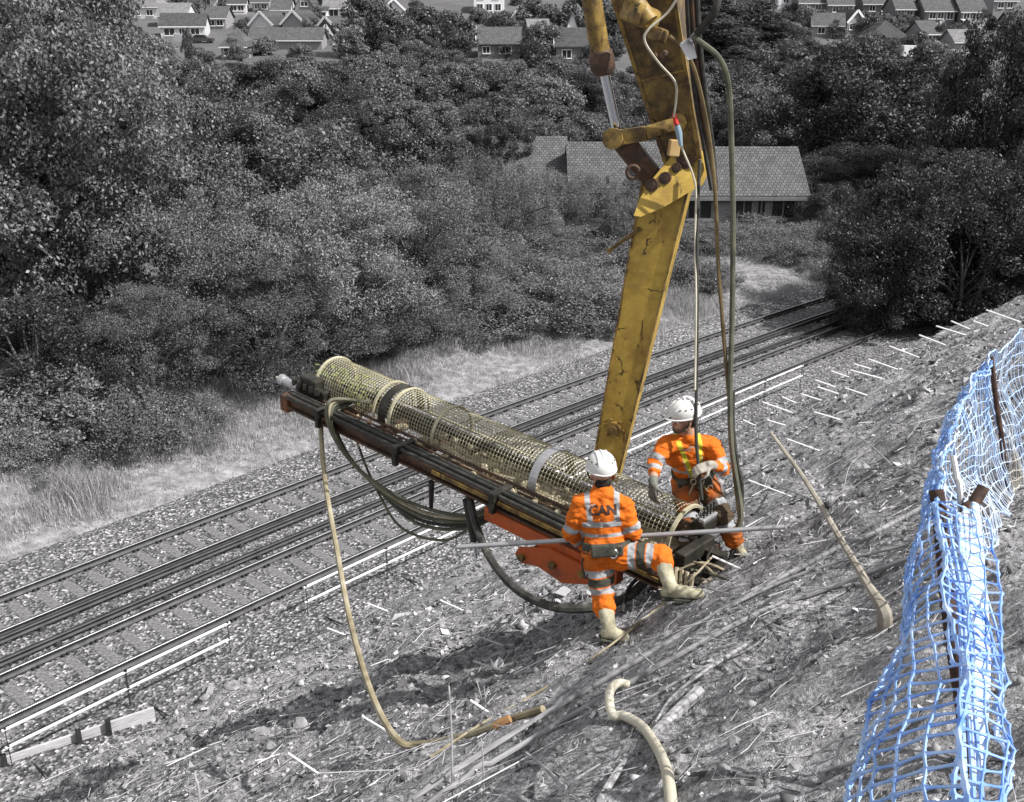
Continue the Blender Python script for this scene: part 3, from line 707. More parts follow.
h_ = house('terraced_house', 959, 983, 32, 4.0, 2.5, 8, 'brick house with white conservatory and small gable over its right side', wall=0, roof=0, wins=[(.22, 3.0, 1.2, 1.2), (.6, 3.0, 1.2, 1.2)], barge=False)
cb = MB()
for x in (-2.4, -1.2, 0, 1.2): cb.box((x, -1.6, 1.1), (.14, .14, 2.2))
cb.box((-.6, -1.6, 2.2), (3.8, .16, .25)); cb.box((-.6, -1.6, .35), (3.8, .16, .7)); cb.box((-.6, -.8, 2.36), (3.8, 1.8, .1), (R(8), 0, 0))
cb.build('conservatory', M_white, h_, world=False)
house('house', 991, 1014, 24, 4.8, 2.4, 8, 'pale walled house at the upper right, left of the tall dark tree', wall=1, roof=0, wins=[(.3, 3.8, 1.2, 1.1), (.7, 3.8, 1.2, 1.1)])
house('house', 980, 1012, 8, 2.6, 2.4, 8, 'house with three white windows at the very top right', wall=0, roof=1, wins=[(.2, 1.5, 1.7, 1.3), (.5, 1.5, 1.7, 1.3), (.8, 1.5, 1.7, 1.3)])
house('house', 953, 982, 59, 2.9, 1.7, 7, 'low pale building with plain flat fronted roof, above the lowest outbuilding', wall=1, roof=2, wins=[(.32, 1.7, 1.0, .9)])
house('house', 937, 974, 83, 2.5, 1.9, 7, 'lowest outbuilding with a broad roof, left of the tall dark tree', wall=1, roof=2, wins=[(.25, 1.6, 1.2, .9), (.7, 1.6, 1.2, .9)])
house('house', 972, 1000, 40, 2.2, 1.6, 6, 'low roofed building half hidden by the tall dark tree', wall=1, roof=2)
house('house', 868, 906, 52, 2.6, 2.6, 9, 'house with a low dark hipped roof beside the white van', 'y', wall=0, roof=1, hip=3.0)
house('house', 1010, 1050, 44, 3, 2.5, 8, 'house hidden behind the tall dark tree at the right edge', wall=0, roof=1)
for a, b_, y, rg, wl, rf, lb in [(206, 226, 29, 'x', 1, 0, 'small grey roofed house between the white bungalow and the round bush'), (229, 246, 14, 'x', 2, 1, 'dark roofed house above the lawn at the upper left'), (252, 270, 12, 'x', 1, 0, 'grey roofed house above the leftmost gable, nearest the top edge'),
        (346, 362, 44, 'y', 3, 0, 'small white gable at the foot of the big dark garden tree'), (384, 404, 20, 'y', 2, 2, 'pale gable showing between the dark garden trees'), (406, 424, 46, 'x', 1, 0, 'low grey roof at the edge of the wood below the dark garden trees'), (436, 458, 34, 'x', 1, 0, 'grey roof among the trees left of the large white house'),
        (530, 550, 44, 'x', 2, 2, 'pale roof between the small white gable and the dark brick house'), (606, 628, 40, 'x', 0, 1, 'dark roof behind the boom ram'), (752, 772, 30, 'x', 1, 2, 'low pale building at the right side of the pines'), (812, 842, 37, 'x', 1, 0, 'long low roof in front of the second terrace house'), (846, 864, 33, 'y', 1, 1, 'small gable in front of the terrace row'),
        (985, 1008, 56, 'x', 1, 0, 'grey roof beside the tall dark tree, right of the low pale building'), (922, 940, 46, 'x', 1, 0, 'low grey roof below the wide brick house')]:
    house('house', a, b_, y, 2.3, 2.0, 7, lb, rg, wall=wl, roof=rf, wins=[(.3, 1.3, 1.3, 1.1), (.72, 1.3, 1.3, 1.1)], yaw=R((a % 7 - 3) * 4), barge=(rg == 'y'))
# white panel van parked at the end of the garden
vp = ground_at(914, 59)
van = empty('parked_van', vp, 'white van parked near the low dark hipped roof', 'van')
b = MB(); b.prism([(-2.2, -.95, .45), (2.4, -.95, .45), (2.4, -.95, 1.1), (1.6, -.95, 1.25), (1.1, -.95, 2.1), (-2.2, -.95, 2.2)], (0, 1.9, 0)); b.build('body', M_white, van, world=False)
b = MB(); b.prism([(1.63, -.96, 1.3), (1.16, -.96, 2.0), (.5, -.96, 2.0), (.5, -.96, 1.3)], (0, 1.92, 0)); b.build('window', M_glass, van, world=False)
for x in (-1.4, 1.5):
    for y in (-.9, .9):
        b = MB(); b.tube([(x, y - .1, .36), (x, y + .1, .36)], .36, 12, smooth=False); b.build('wheel', M_iron, van, world=False)
# pale garden fence and dark car below the white bungalow
fp0 = ground_at(174, 42); fp1 = ground_at(202, 43)
b = MB(); n = 24
for i in range(n):
    p = fp0.lerp(fp1, (i + .5) / n); b.box((p.x, p.y, gz(p.x, p.y) + .75), ((fp1 - fp0).length / n * .93, .04, 1.5))
tag(b.build('garden_fence', M_render), 'pale board fence in front of the white walled bungalow', 'fence')
def car(px, py, label, mat, yaw=0):
    p = ground_at(px, py); c = empty('parked_car', p, label, 'car', rz=yaw)
    b = MB(); b.prism([(-2.0, -.85, .35), (2.0, -.85, .35), (2.05, -.85, .8), (1.2, -.85, .95), (-1.9, -.85, .98)], (0, 1.7, 0)); b.build('body', mat, c, world=False)
    b = MB(); b.prism([(-1.7, -.75, .98), (1.15, -.75, .95), (.5, -.75, 1.45), (-1.1, -.75, 1.47)], (0, 1.5, 0)); b.build('cabin', M_glass, c, world=False)
    for x in (-1.25, 1.3):
        for y in (-.8, .8):
            b = MB(); b.tube([(x, y - .09, .32), (x, y + .09, .32)], .32, 12, smooth=False); b.build('wheel', M_iron, c, world=False)
car(203, 43, 'dark car parked at the right end of the pale board fence', M_door)
# --- garden trees on the estate
town = [(366, -4, 176, 62, 'big dark garden tree right of the gabled estate', 'town'), (395, 14, 172, 50, 'dark tree right of the big garden tree', 'town'), (430, 8, 178, 56, 'dark tree left of the large white house', 'town'), (455, 14, 168, 44, 'tree in front of the large white house, left', 'town'),
        (500, 14, 200, 40, 'tree in front of the large white house, right', 'town'), (540, 2, 210, 60, 'tree behind the small white gable', 'town'), (590, -5, 205, 60, 'tree behind the boom ram', 'town'), (620, 5, 190, 50, 'tree right of the boom ram', 'town2'), (545, 22, 172, 44, 'tree above the dark brick house', 'town2'),
        (536, 40, 150, 30, 'dark bush left of the dark brick house', 'town'), (200, 2, 232, 26, 'dark hedge tree by the lawn above the white bungalow', 'town'), (178, -3, 236, 44, 'dark tree at the top beside the hip roofed house', 'town'), (245, 18, 205, 20, 'round bush left of the leftmost gable', 'town2'), (320, -4, 230, 34, 'dark tree behind the two tier house', 'town'),
        (306, 20, 190, 12, 'small round bush in front of the two tier house', 'town'), (350, 26, 168, 34, 'shrub at the foot of the big dark garden tree', 'town2'), (270, -3, 262, 30, 'tree at the top above the estate roofs', 'town'), (150, 34, 150, 40, 'bush left of the white walled bungalow', 'town2'), (186, 30, 170, 12, 'small bush against the white walled bungalow', 'town'),
        (808, 6, 205, 22, 'tree in front of the second terrace house', 'town2'), (872, 16, 190, 30, 'dark clipped tree in front of the terrace row', 'town'), (884, 14, 196, 20, 'pale tree beside the dark clipped tree', 'town2'), (861, -3, 224, 8, 'slim dark cypress between terrace houses', 'town'), (888, 20, 205, 10, 'bush left of the white front door', 'town'), (917, 18, 202, 14, 'dark bush between white door house and wide brick house', 'town'),
        (942, 22, 192, 12, 'bush in front of the wide brick house', 'town2'), (957, 24, 190, 20, 'bush left of the conservatory', 'town'), (987, 10, 205, 14, 'dark cypress right of the small gable', 'town'), (935, 40, 150, 34, 'pale garden tree left of the low pale building', 'town2'), (945, 52, 140, 24, 'dark shrub beside the low pale building', 'town'), (965, 58, 142, 40, 'low hedge between the two outbuildings', 'town'), (905, 60, 128, 60, 'tree top in front of the white van', 'town2'),
        (918, 33, 180, 30, 'long dark hedge below the white front door', 'town')]
for px, yt, d, w, lb, k in town:
    plant(k, px, yt, d, w, lb, 'tree', 'garden trees of the far estate', 'garden_tree')

tr_ = random.Random(12)
for i in range(95):
    px = tr_.choice([tr_.uniform(120, 420), tr_.uniform(420, 620), tr_.uniform(740, 1010)]); py = tr_.uniform(4, 66) if px < 720 else tr_.uniform(8, 60)
    g_ = ground_at(px, py); d = depth_of(g_); k = tr_.uniform(1.4, 4.2)
    plant(tr_.choice(['town', 'town2']), px, py - k / d * F * .95, d, tr_.uniform(2.2, 4.5) / d * F, 'small shrub or young tree in the gardens between the far houses', 'shrub', 'shrubs in the far gardens', 'garden_shrub')
# ================================================================== DRILL MAST, BOOM AND HOSES
def paint(name, base, dirt, amount=(.42, .62), scale=7, rough=.55, wear=None, scribble=False):
    m, nt, b = new_mat(name, rough, 0, .35)
    co = coords(nt, 'Object'); f = noise(nt, co, scale, 8, .72); f2 = noise(nt, co, scale * 3.5, 6, .7)
    c = mix(nt, ramp(nt, f, [(amount[0], 0), (amount[1], 1)]), base, dirt)
    c = mix(nt, ramp(nt, f2, [(.30, 0.35), (.55, 0)]), c, dirt)
    if wear is not None:
        st = noise(nt, coords(nt, 'Object', (2, 2, .35)), scale * 1.6, 8, .75)
        c = mix(nt, ramp(nt, st, [(.60, 0), (.64, .85)]), c, wear)
    if scribble:
        v = nt.nodes.new('ShaderNodeTexVoronoi'); v.feature = 'DISTANCE_TO_EDGE'; v.inputs['Scale'].default_value = 3.2
        dn = nt.nodes.new('ShaderNodeTexNoise'); dn.inputs['Scale'].default_value = 5; dn.inputs['Detail'].default_value = 5; nt.links.new(co, dn.inputs['Vector'])
        nt.links.new(mix(nt, .35, co, dn.outputs['Color'], 'ADD'), v.inputs['Vector'])
        lines = ramp(nt, v.outputs['Distance'], [(0, 1), (.018, .9), (.03, 0)]); mask = ramp(nt, noise(nt, co, 2.6, 4, .6), [(.50, 0), (.56, 1)])
        c = mix(nt, mix(nt, 1.0, lines, mask, 'MULTIPLY'), c, (.045, .03, .015))
    nt.links.new(c, b.inputs['Base Color']); bump(nt, b, f2, .15, .01); return m
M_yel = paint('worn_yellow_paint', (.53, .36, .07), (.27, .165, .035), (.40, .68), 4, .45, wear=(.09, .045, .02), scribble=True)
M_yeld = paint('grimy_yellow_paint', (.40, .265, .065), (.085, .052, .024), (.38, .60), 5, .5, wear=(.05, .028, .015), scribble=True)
M_yelk = paint('shaded_grimy_yellow_paint', (.27, .175, .05), (.06, .038, .02), (.36, .56), 4, .5, wear=(.04, .024, .014), scribble=True)  # grimy paint, with the shade on the stick darkened into its colour
M_rust = paint('greasy_rust', (.13, .07, .04), (.05, .035, .028), (.4, .6), 9, .6)
M_orange = paint('orange_red_paint', (.50, .10, .022), (.24, .07, .03), (.5, .72), 5, .5)
M_chrome, _nt, _b = new_mat('chrome_rod', .18, 1.0); _b.inputs['Base Color'].default_value = (.75, .78, .82, 1)
M_black = mottled('black_hose_rubber', [(.3, (.018, .018, .016)), (.7, (.06, .058, .05))], 14, .55)
M_olive = mottled('muddy_green_hose', [(.3, (.05, .054, .038)), (.65, (.155, .15, .105))], 5, .6)
M_tan = mottled('muddy_tan_hose', [(.3, (.15, .12, .07)), (.5, (.32, .275, .18)), (.75, (.47, .43, .33))], 4, .7)
M_pale = mottled('pale_plastic_hose', [(.3, (.46, .42, .32)), (.7, (.66, .62, .51))], 3, .6, bmp=.2)
M_gal = mottled('galvanised_steel', [(.3, G(.38)), (.7, G(.55))], 5, .45, .6)
M_mud = mottled('dried_mud', [(.3, (.20, .17, .11)), (.5, (.36, .31, .21)), (.7, (.55, .50, .38))], 11, .95, bmp=.6)
M_guard = mottled('khaki_guard_wire', [(.3, (.28, .255, .16)), (.5, (.47, .435, .30)), (.7, (.64, .60, .46))], 3, .6)
M_dark = mottled('oily_dark_steel', [(.3, (.02, .019, .017)), (.7, (.075, .068, .055))], 8, .5, .4)

M_orust = paint('rusted_orange', (.30, .10, .035), (.09, .05, .03), (.35, .6), 9, .6)
MA = at(674, 556, 8.75); MB_ = at(300, 384, 11.9)
md = (MB_ - MA).normalized(); ML = (MB_ - MA).length
ms = md.cross(Vector((0, 0, 1))).normalized()        # across the mast
if ms.dot(-MA) < 0: ms = -ms                          # towards the viewer
mu = ms.cross(md); mu = mu if mu.z > 0 else -mu
def mp(l, s, u): return MA + md * l + ms * s + mu * u
mast = empty('drill_mast', (MA.x, MA.y, gz(MA.x, MA.y)), 'long drill mast with curved wire mesh guard, slung from the yellow boom', 'drilling rig')
# frame: two channels and cross plates
b = MB()
b.beam(mp(-.15, .27, -.065), mp(ML - .1, .27, -.065), .06, .08, mu); b.beam(mp(-.15, .27, -.012), mp(ML - .1, .27, -.012), .15, .022, mu); b.beam(mp(-.15, .27, -.118), mp(ML - .1, .27, -.118), .15, .022, mu)
b.beam(mp(-.15, -.42, -.10), mp(ML - .1, -.42, -.10), .12, .18, mu)
for k in range(9):
    l = .1 + k * (ML - .3) / 8; b.beam(mp(l, -.36, -.12), mp(l, .22, -.12), .12, .1, mu)
b.build('frame', M_rust, mast)
b = MB(); b.beam(mp(-.1, .355, -.04), mp(ML * .50, .355, -.04), .02, .035, mu)
b.build('side_rail', M_yeld, mast)
b = MB()
for l in (.4, 1.1, 1.9): b.beam(mp(l, -.2, -.032), mp(l + .55, -.2, -.032), .1, .01, mu)
b.beam(mp(.1, -.07, -.055), mp(ML * .5, -.07, -.055), .5, .03, mu)
b.build('bed_plate', M_mud, mast)
# hydraulic tubes along the near edge
for k, (s, u) in enumerate([(.24, .035), (.30, .045), (.36, .03)]):
    b = MB(); b.tube([mp(-.05, s, u), mp(ML * .5, s, u + .01), mp(ML - .25, s, u)], .021, 8); b.build('hydraulic_tube', M_black, mast, True)
for k, (s, u, r) in enumerate([(.14, .02, .012), (.07, .03, .016), (0.0, -.01, .012)]):
    b = MB(); b.tube([mp(.1, s, u), mp(ML - .5, s, u)], r, 6, smooth=False); b.build('feed_chain', M_rust, mast, True)
b = MB(); b.tube([mp(-.08, -.22, .1), mp(ML - .5, -.22, .1)], .042, 10, smooth=False); b.build('drill_rod', M_dark, mast, True)
for l in (ML * .34, ML * .6, ML * .84):
    b = MB(); b.beam(mp(l - .03, .16, .03), mp(l - .03, .43, .03), .07, .1, mu, bev=.01); b.beam(mp(l - .03, .40, .03), mp(l - .03, .40, -.13), .05, .05, md); b.build('tube_clamp', M_dark, mast)
# guard of wire mesh
GC_s, GC_u, GR = -.21, .09, .268
A0, A1 = R(-12), R(192); NA = 13
def gpt(l, a, r=GR): return mp(l, GC_s + r * math.cos(a), GC_u + r * math.sin(a))
GL0, GL1 = .02, ML - .36
b = MB(); n = int((GL1 - GL0) / .040)
for i in range(n + 1):
    l = GL0 + (GL1 - GL0) * i / n
    b.tube([gpt(l, A0 + (A1 - A0) * k / NA) for k in range(NA + 1)], .0038, 3, smooth=False, caps=False)
for k in range(0, 2 * NA + 1):
    a = A0 + (A1 - A0) * k / (2 * NA)
    b.tube([gpt(GL0, a, GR + .004), gpt(GL1, a, GR + .004)], .0032, 3, smooth=False, caps=False)
b.build('mesh_guard', M_guard, mast)
def band(l, w, mat, r=.012, name='guard_hoop', t=.006):
    b = MB(); vs = []; m = 20; fs = []
    for k in range(m + 1):
        a = A0 + (A1 - A0) * k / m
        vs += [gpt(l - w / 2, a, GR + .008), gpt(l + w / 2, a, GR + .008), gpt(l + w / 2, a, GR + .008 + t), gpt(l - w / 2, a, GR + .008 + t)]
    for k in range(m):
        for j in range(4): fs.append((k * 4 + j, k * 4 + (j + 1) % 4, k * 4 + 4 + (j + 1) % 4, k * 4 + 4 + j))
    fs += [(0, 1, 2, 3), tuple(m * 4 + j for j in (3, 2, 1, 0))]
    b.add(vs, fs); return b.build(name, mat, mast)
for l in (.03, ML * .56, ML * .685, ML * .735, ML - .13): band(min(l, GL1 - .02), .03, M_guard, t=.014)
band(ML * .71, .11, M_dark, name='guard_strap')
band(ML * .30, .09, M_gal, name='guard_strap')
for a in (A0, A1):
    b = MB(); b.tube([gpt(GL0, a, GR + .01), gpt(GL1, a, GR + .01)], .011, 6, smooth=False); b.build('guard_edge', M_guard, mast, True)
# spoil lying on the bed, inside the guard
r_ = np.random.default_rng(5); b = MB()
for i in range(150):
    l = r_.uniform(.5, ML * .62) if i % 4 else r_.uniform(.5, ML * .9); s = r_.uniform(-.36, .19)
    k = r_.uniform(.018, .055); b.ellipsoid(mp(l, s, -.03 + k * .4), (k * r_.uniform(.7, 1.5), k, k * .7), (r_.uniform(0, 3), r_.uniform(0, 3), 0), 6, 4)
tag(b.build('drill_spoil', M_mud, mast), kind='stuff')
M_leafg = mottled('caught_greenery', [(.3, (.10, .13, .03)), (.7, (.30, .34, .10))], 9, .9)
rr_ = np.random.default_rng(8); C_ = np.array([list(mp(ML - .3 - .28 * k, GC_s, GC_u + .02)) for k in range(3)]); Vl = leaves(C_, np.full((3, 3), .2), 420, .06, rr_)
me = mesh_np('caught_twigs', Vl, np.arange(len(Vl)).reshape(-1, 4), mat=M_leafg); me.transform(world_matrix(mast).inverted()); tag(link('caught_twigs', me, mast), kind='stuff')
# rotary head at the top
b = MB(); b.beam(mp(ML - .62, .0, .05), mp(ML - .1, .0, .05), .30, .14, mu, bev=.02); b.beam(mp(ML - .5, .1, .16), mp(ML - .22, .1, .16), .14, .12, mu, bev=.02)
for k in range(5): b.box(mp(ML - .55 + .1 * k, .18, .12), (.05, .05, .07))
b.build('rotary_head', M_dark, mast)
b = MB(); b.tube([mp(ML - .2, .16, .06), mp(ML + .06, .16, .06)], .05, 10, smooth=False); b.tube([mp(ML + .06, .16, .06), mp(ML + .13, .16, .06)], .065, 10, smooth=False); b.build('feed_motor', M_gal, mast, True)
b = MB(); b.tube([mp(ML + .13, .16, .06), mp(ML + .22, .16, .06)], [.04, .012], 8, smooth=False); b.build('feed_nozzle', M_pale, mast, True)
b = MB(); b.box(mp(ML - .15, .25, -.1), (.19, .14, .19), Matrix((ms, md, mu)).transposed(), bev=.02); b.build('end_block', M_orust, mast)
# orange cradle under the mast
def plate(pts, th, mat, name, parent, s=0.0, holes=()):
    b = MB(); b.prism([mp(l, s - th / 2, u) for l, u in pts], ms * th); return b.build(name, mat, parent)
b = MB(); b.beam(mp(.30, .32, -.20), mp(ML * .36, .32, -.20), .10, .13, mu, bev=.008); b.build('cradle_beam', M_orange, mast)
pl = [(.44, -.20), (1.02, -.20), (1.36, -.34), (1.40, -.42), (1.32, -.48), (1.12, -.43), (.84, -.47), (.52, -.34)]
c1 = plate(pl, .03, M_orange, 'cradle_plate', mast, .40)
c2 = plate(pl, .03, M_orange, 'cradle_plate', mast, .10)
b = MB()
for l, u in ((1.31, -.41), (.62, -.27), (.95, -.33)): b.tube([mp(l, .06, u), mp(l, .45, u)], .035, 10, smooth=False)
b.build('pivot_pin', M_yeld, mast, True)
b = MB(); b.tube([mp(ML * .42, .3, -.2), mp(ML * .40, .28, -.62)], .035, 10, smooth=False); b.build('tilt_ram', M_black, mast, True)
b = MB(); b.tube([mp(ML * .40, .28, -.62), mp(ML * .395, .27, -.8)], .018, 8, smooth=False); b.build('ram_rod', M_chrome, mast, True)
b = MB(); b.tube([mp(ML * .5, .36, -.15), mp(ML * .505, .34, -.45)], [.03, .02], 8, smooth=False); b.build('hanging_bolt', M_dark, mast, True)
# foot of the mast: clamp jaws, greasy blocks and hose fittings
rot = Matrix((ms, md, mu)).transposed()
b = MB(); b.box(mp(-.12, -.12, .0), (.46, .10, .24), rot, bev=.015); b.box(mp(-.36, -.10, -.08), (.30, .12, .20), rot, bev=.02); b.box(mp(-.24, -.24, -.02), (.10, .2, .16), rot, bev=.01); b.box(mp(-.30, .20, -.04), (.12, .2, .14), rot, bev=.015)
b.box(mp(-.06, -.34, .20), (.24, .12, .10), rot, bev=.012); b.build('rod_clamp', M_dark, mast)
b = MB()
for k in range(4): b.tube([mp(-.22 - .05 * k, .30, .12), mp(-.26 - .05 * k, .36, .02 - .05 * k), mp(-.3 - .05 * k, .38, -.16)], .018, 6)
b.box(mp(-.50, .22, -.08), (.16, .12, .3), rot, bev=.01); b.build('clamp_jaw', M_mud, mast, True)
b = MB(); b.box(mp(-.08, -.34, .27), (.22, .06, .04), rot, bev=.01); b.build('valve_bank', M_gal, mast)
r_ = random.Random(3)
for k in range(9):
    a0 = mp(-.05 - .05 * k, r_.uniform(-.3, .25), r_.uniform(-.1, .12)); a1 = mp(-.45 - .04 * k, r_.uniform(-.25, .3), r_.uniform(-.22, .0)); m0 = (a0 + a1) / 2 + Vector((r_.uniform(-.1, .1), r_.uniform(-.15, .05), r_.uniform(0, .18)))
    b = MB(); b.tube([a0, m0, a1], .011, 6); b.build('clamp_hose', [M_black, M_mud, M_olive][k % 3], mast, True)
for k in range(4):
    b = MB(); q = mp(-.08, -.42 + .05 * k, .28); b.tube([q, q + Vector((0, 0, .09))], .008, 6, smooth=False); b.ellipsoid(q + Vector((0, 0, .1)), (.014,) * 3, n=8, m=6); b.build('lever', M_dark, mast, True)
b = MB(); b.tube([mp(-.3, -.12, -.02), mp(-.55, -.12, -.02), mp(-1.2, -.12, -.02)], .026, 10, smooth=False); b.build('drill_string', M_rust, mast, True)

def pxpath(pts): return [at(*p) for p in pts]
def hose(name, pts, r, mat, label, cat='hose', group=None, parent=None, n=8, res=8):
    b = MB(); b.tube(pts, r, n, res=res); o = b.build(name, mat, parent, True)
    if parent is None: tag(o, label, cat, group)
    return o
# bundle looping from the rotary head back to the mast
dq = lambda px, py, d: at(px, py, d)
for k in range(5):
    o = (k - 2) * 2.2; dd = (k - 2) * .05
    hose('hydraulic_hose', [dq(362 - o * 2, 403 - k, 11.35 + dd), dq(346 + o, 399 + k, 11.15 + dd), dq(333 + o, 407 + o, 11.05 + dd), dq(332 + o, 426 + o, 11.05 + dd), dq(346 + o, 454 + o, 11.05 + dd), dq(372 + o, 482 + o * 1.2, 11.0 + dd), dq(412 + o * .5, 512 + o * 2.2, 10.7 + dd), dq(458, 522 + o * 1.6, 10.4 + dd), dq(488 + k, 512 + o, 10.2 + dd), dq(492 + k, 494 - k, 10.15 + dd), dq(470 + 3 * k, 486 - k, 10.2 + dd)],
         .019 if k != 2 else .022, [M_olive, M_tan, M_olive, M_black, M_olive][k], None, parent=mast)
hose('hydraulic_hose', [dq(350, 410, 11.5), dq(360, 450, 11.3), dq(378, 492, 11.0), dq(402, 528, 10.8), dq(445, 540, 10.5), dq(480, 520, 10.2)], .014, M_olive, None, parent=mast)
# the long tan hose down the slope
gp = lambda px, py, lift=.03: (lambda p: p + Vector((0, 0, lift)))(ground_at(px, py))
hose('grout_hose', [dq(334, 402, 11.5), dq(325, 403, 11.45), dq(321, 425, 11.3), dq(325, 480, 10.7), dq(336, 545, 9.9), dq(350, 620, 9.0), dq(371, 692, 8.0), dq(396, 738, 7.45), gp(420, 748), gp(470, 738), gp(520, 720), gp(543, 713)], .026, M_tan, 'long tan hose hanging from the top of the drill mast onto the slope', res=10)
M_crust = mottled('tan_rust', [(.3, (.25, .12, .05)), (.7, (.42, .26, .13))], 14, .8)
b = MB(); q0, q1 = gp(494, 731, .035), gp(510, 723, .035); b.tube([q0, (q0 + q1) / 2, q1], [.027, .032, .027], 8)
tag(b.build('hose_coupling', M_crust, None, True), 'rusty coupling on the tan hose where it lies on the slope', 'coupling')
# thick black umbilical below the mast
hose('umbilical_hose', [dq(468, 488, 10.1), dq(470, 500, 9.95), dq(476, 525, 9.75), dq(490, 558, 9.4), dq(515, 588, 9.1), dq(550, 606, 8.8), dq(590, 608, 8.7), dq(625, 598, 8.75), dq(645, 582, 8.8)], .038, mottled('scuffed_black_hose', [(.35, (.02, .02, .018)), (.6, (.07, .068, .06)), (.75, (.2, .19, .15))], 9, .6), 'thick black hose sagging under the drill mast behind the left worker', res=9)
hose('umbilical_hose', [dq(640, 575, 8.8), dq(628, 590, 8.75), dq(622, 612, 8.6)], .016, M_black, 'short black hose dangling behind the raised boot of the left worker')

# ------------------------------------------------------------------ boom
P0 = at(606, 476, 9.75); P1 = at(667, 186, 8.85)
P2 = at(686, 158, 8.75); P3 = at(620, -130, 7.9)
boom = empty('excavator_boom', (P0.x, P0.y, P0.z - .2), 'worn yellow excavator boom reaching down from the top of the photo to the drill mast', 'excavator')
def taper_box(b, p, q, wp, wq, hp, hq, side, mi=0, bev=True):
    """box beam with different ends; side = direction of its width"""
    d = (q - p).normalized(); x = (side - d * side.dot(d)).normalized(); z = x.cross(d).normalized()
    c = .012; vs = []
    for o, w, h in ((p, wp, hp), (q, wq, hq)):
        for sx, sz in ((-1, -1), (1, -1), (1, 1), (-1, 1)):
            vs.append(o + x * (w / 2 * sx) + z * (h / 2 * sz))
    b.add(vs, [(0, 1, 2, 3), (4, 7, 6, 5), (0, 4, 5, 1), (1, 5, 6, 2), (2, 6, 7, 3), (3, 7, 4, 0)], mi); return x, z
bx = Vector((1, -.34, 0)).normalized()
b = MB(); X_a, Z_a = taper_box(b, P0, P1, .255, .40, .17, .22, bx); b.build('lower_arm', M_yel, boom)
# weld strips along both edges of the front plate
front = -Z_a if (-Z_a).dot(-P0) > 0 else Z_a
b = MB()
for s in (-1, 1):
    b.beam(P0 + X_a * s * .122 + front * .087, P1 + X_a * s * .192 + front * .112, .018, .02, front)
b.build('edge_strip', M_yeld, boom)
b = MB(); e0 = P0.lerp(P1, .19); b.tube([e0 + front * .085, e0 + front * .135], .062, 16, smooth=False); b.tube([e0 + front * .135, e0 + front * .16], .03, 12, smooth=False)
for k in range(6):
    a = k * math.pi / 3; q = e0 + X_a * .085 * math.cos(a) + (P1 - P0).normalized() * .085 * math.sin(a); b.tube([q + front * .085, q + front * .127], .012, 6, smooth=False)
b.build('pivot_boss', M_yeld, boom, True)
# hinge cheeks between stick and lower arm
for s in (-1, 1):
    pts = [at(x, y, 8.82) for x, y in [(639, 213), (645, 196), (658, 176), (680, 150), (696, 143), (706, 150), (708, 168), (700, 186), (668, 205), (646, 214)]]
    off = front * (.17 * s) ; b = MB(); b.prism([p + off for p in pts], front * .035); b.build('hinge_cheek', M_yel, boom)
for px, py, r in ((657, 183, .055), (690, 158, .075), (670, 176, .05), (681, 166, .04)):
    b = MB(); c = at(px, py, 8.82); b.tube([c - front * .21, c + front * .235], r, 14, smooth=False); b.tube([c + front * .235, c + front * .25], r * .55, 10, smooth=False); b.build('hinge_pin', M_rust, boom, True)
# stick
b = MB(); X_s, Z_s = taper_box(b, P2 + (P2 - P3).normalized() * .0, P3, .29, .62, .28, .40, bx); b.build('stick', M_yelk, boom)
fs_ = -Z_s if (-Z_s).dot(-P2) > 0 else Z_s
sdir = (P3 - P2).normalized()
b = MB()
for s in (-1, 1): b.beam(P2 + X_s * s * .14 + fs_ * .138, P3 + X_s * s * .30 + fs_ * .198, .03, .025, fs_)
b.beam(P2 + sdir * .72 + X_s * -.17 + fs_ * .165, P2 + sdir * .72 + X_s * .18 + fs_ * .165, .02, .012, fs_)
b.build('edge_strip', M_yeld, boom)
b = MB(); q = at(642, 14, 7.95); b.box(q + fs_ * .05, (.26, .2, .16), (0.2, .3, .6), bev=.03); b.box(at(656, 34, 7.95), (.12, .16, .1), (.2, .2, .9), bev=.02); b.tube([at(634, 0, 7.85), at(650, 22, 7.85)], .07, 10, smooth=False)
b.build('ram_bracket', M_yeld, boom, True)
b = MB(); q = at(660, 54, 8.0)
for dx in (-.04, .04): b.tube([q + X_s * dx, q + X_s * dx + fs_ * .12], .022, 8, smooth=False)
b.build('bolt', M_rust, boom, True)
# bucket ram
C0 = at(580, -70, 7.9); C1 = at(603, 68, 8.35); C2 = at(618, 136, 8.6)
b = MB(); b.tube([C0, C1], .078, 16, smooth=False); b.build('ram_barrel', M_yeld, boom, True)
cd = (C1 - C0).normalized()
b = MB(); b.tube([C1 - cd * .14, C1 - cd * .1, C1, C1 + cd * .05], [.082, .1, .1, .072], 16, smooth=False); b.build('ram_gland', M_rust, boom, True)
b = MB(); b.tube([C1, C2], .042, 14, smooth=False); b.build('ram_rod', M_chrome, boom, True)
b = MB(); b.tube([C1 + cd * .25 - fs_ * 0 + X_s * -.03, C2 + X_s * -.03], .0, 3, smooth=False) if False else None
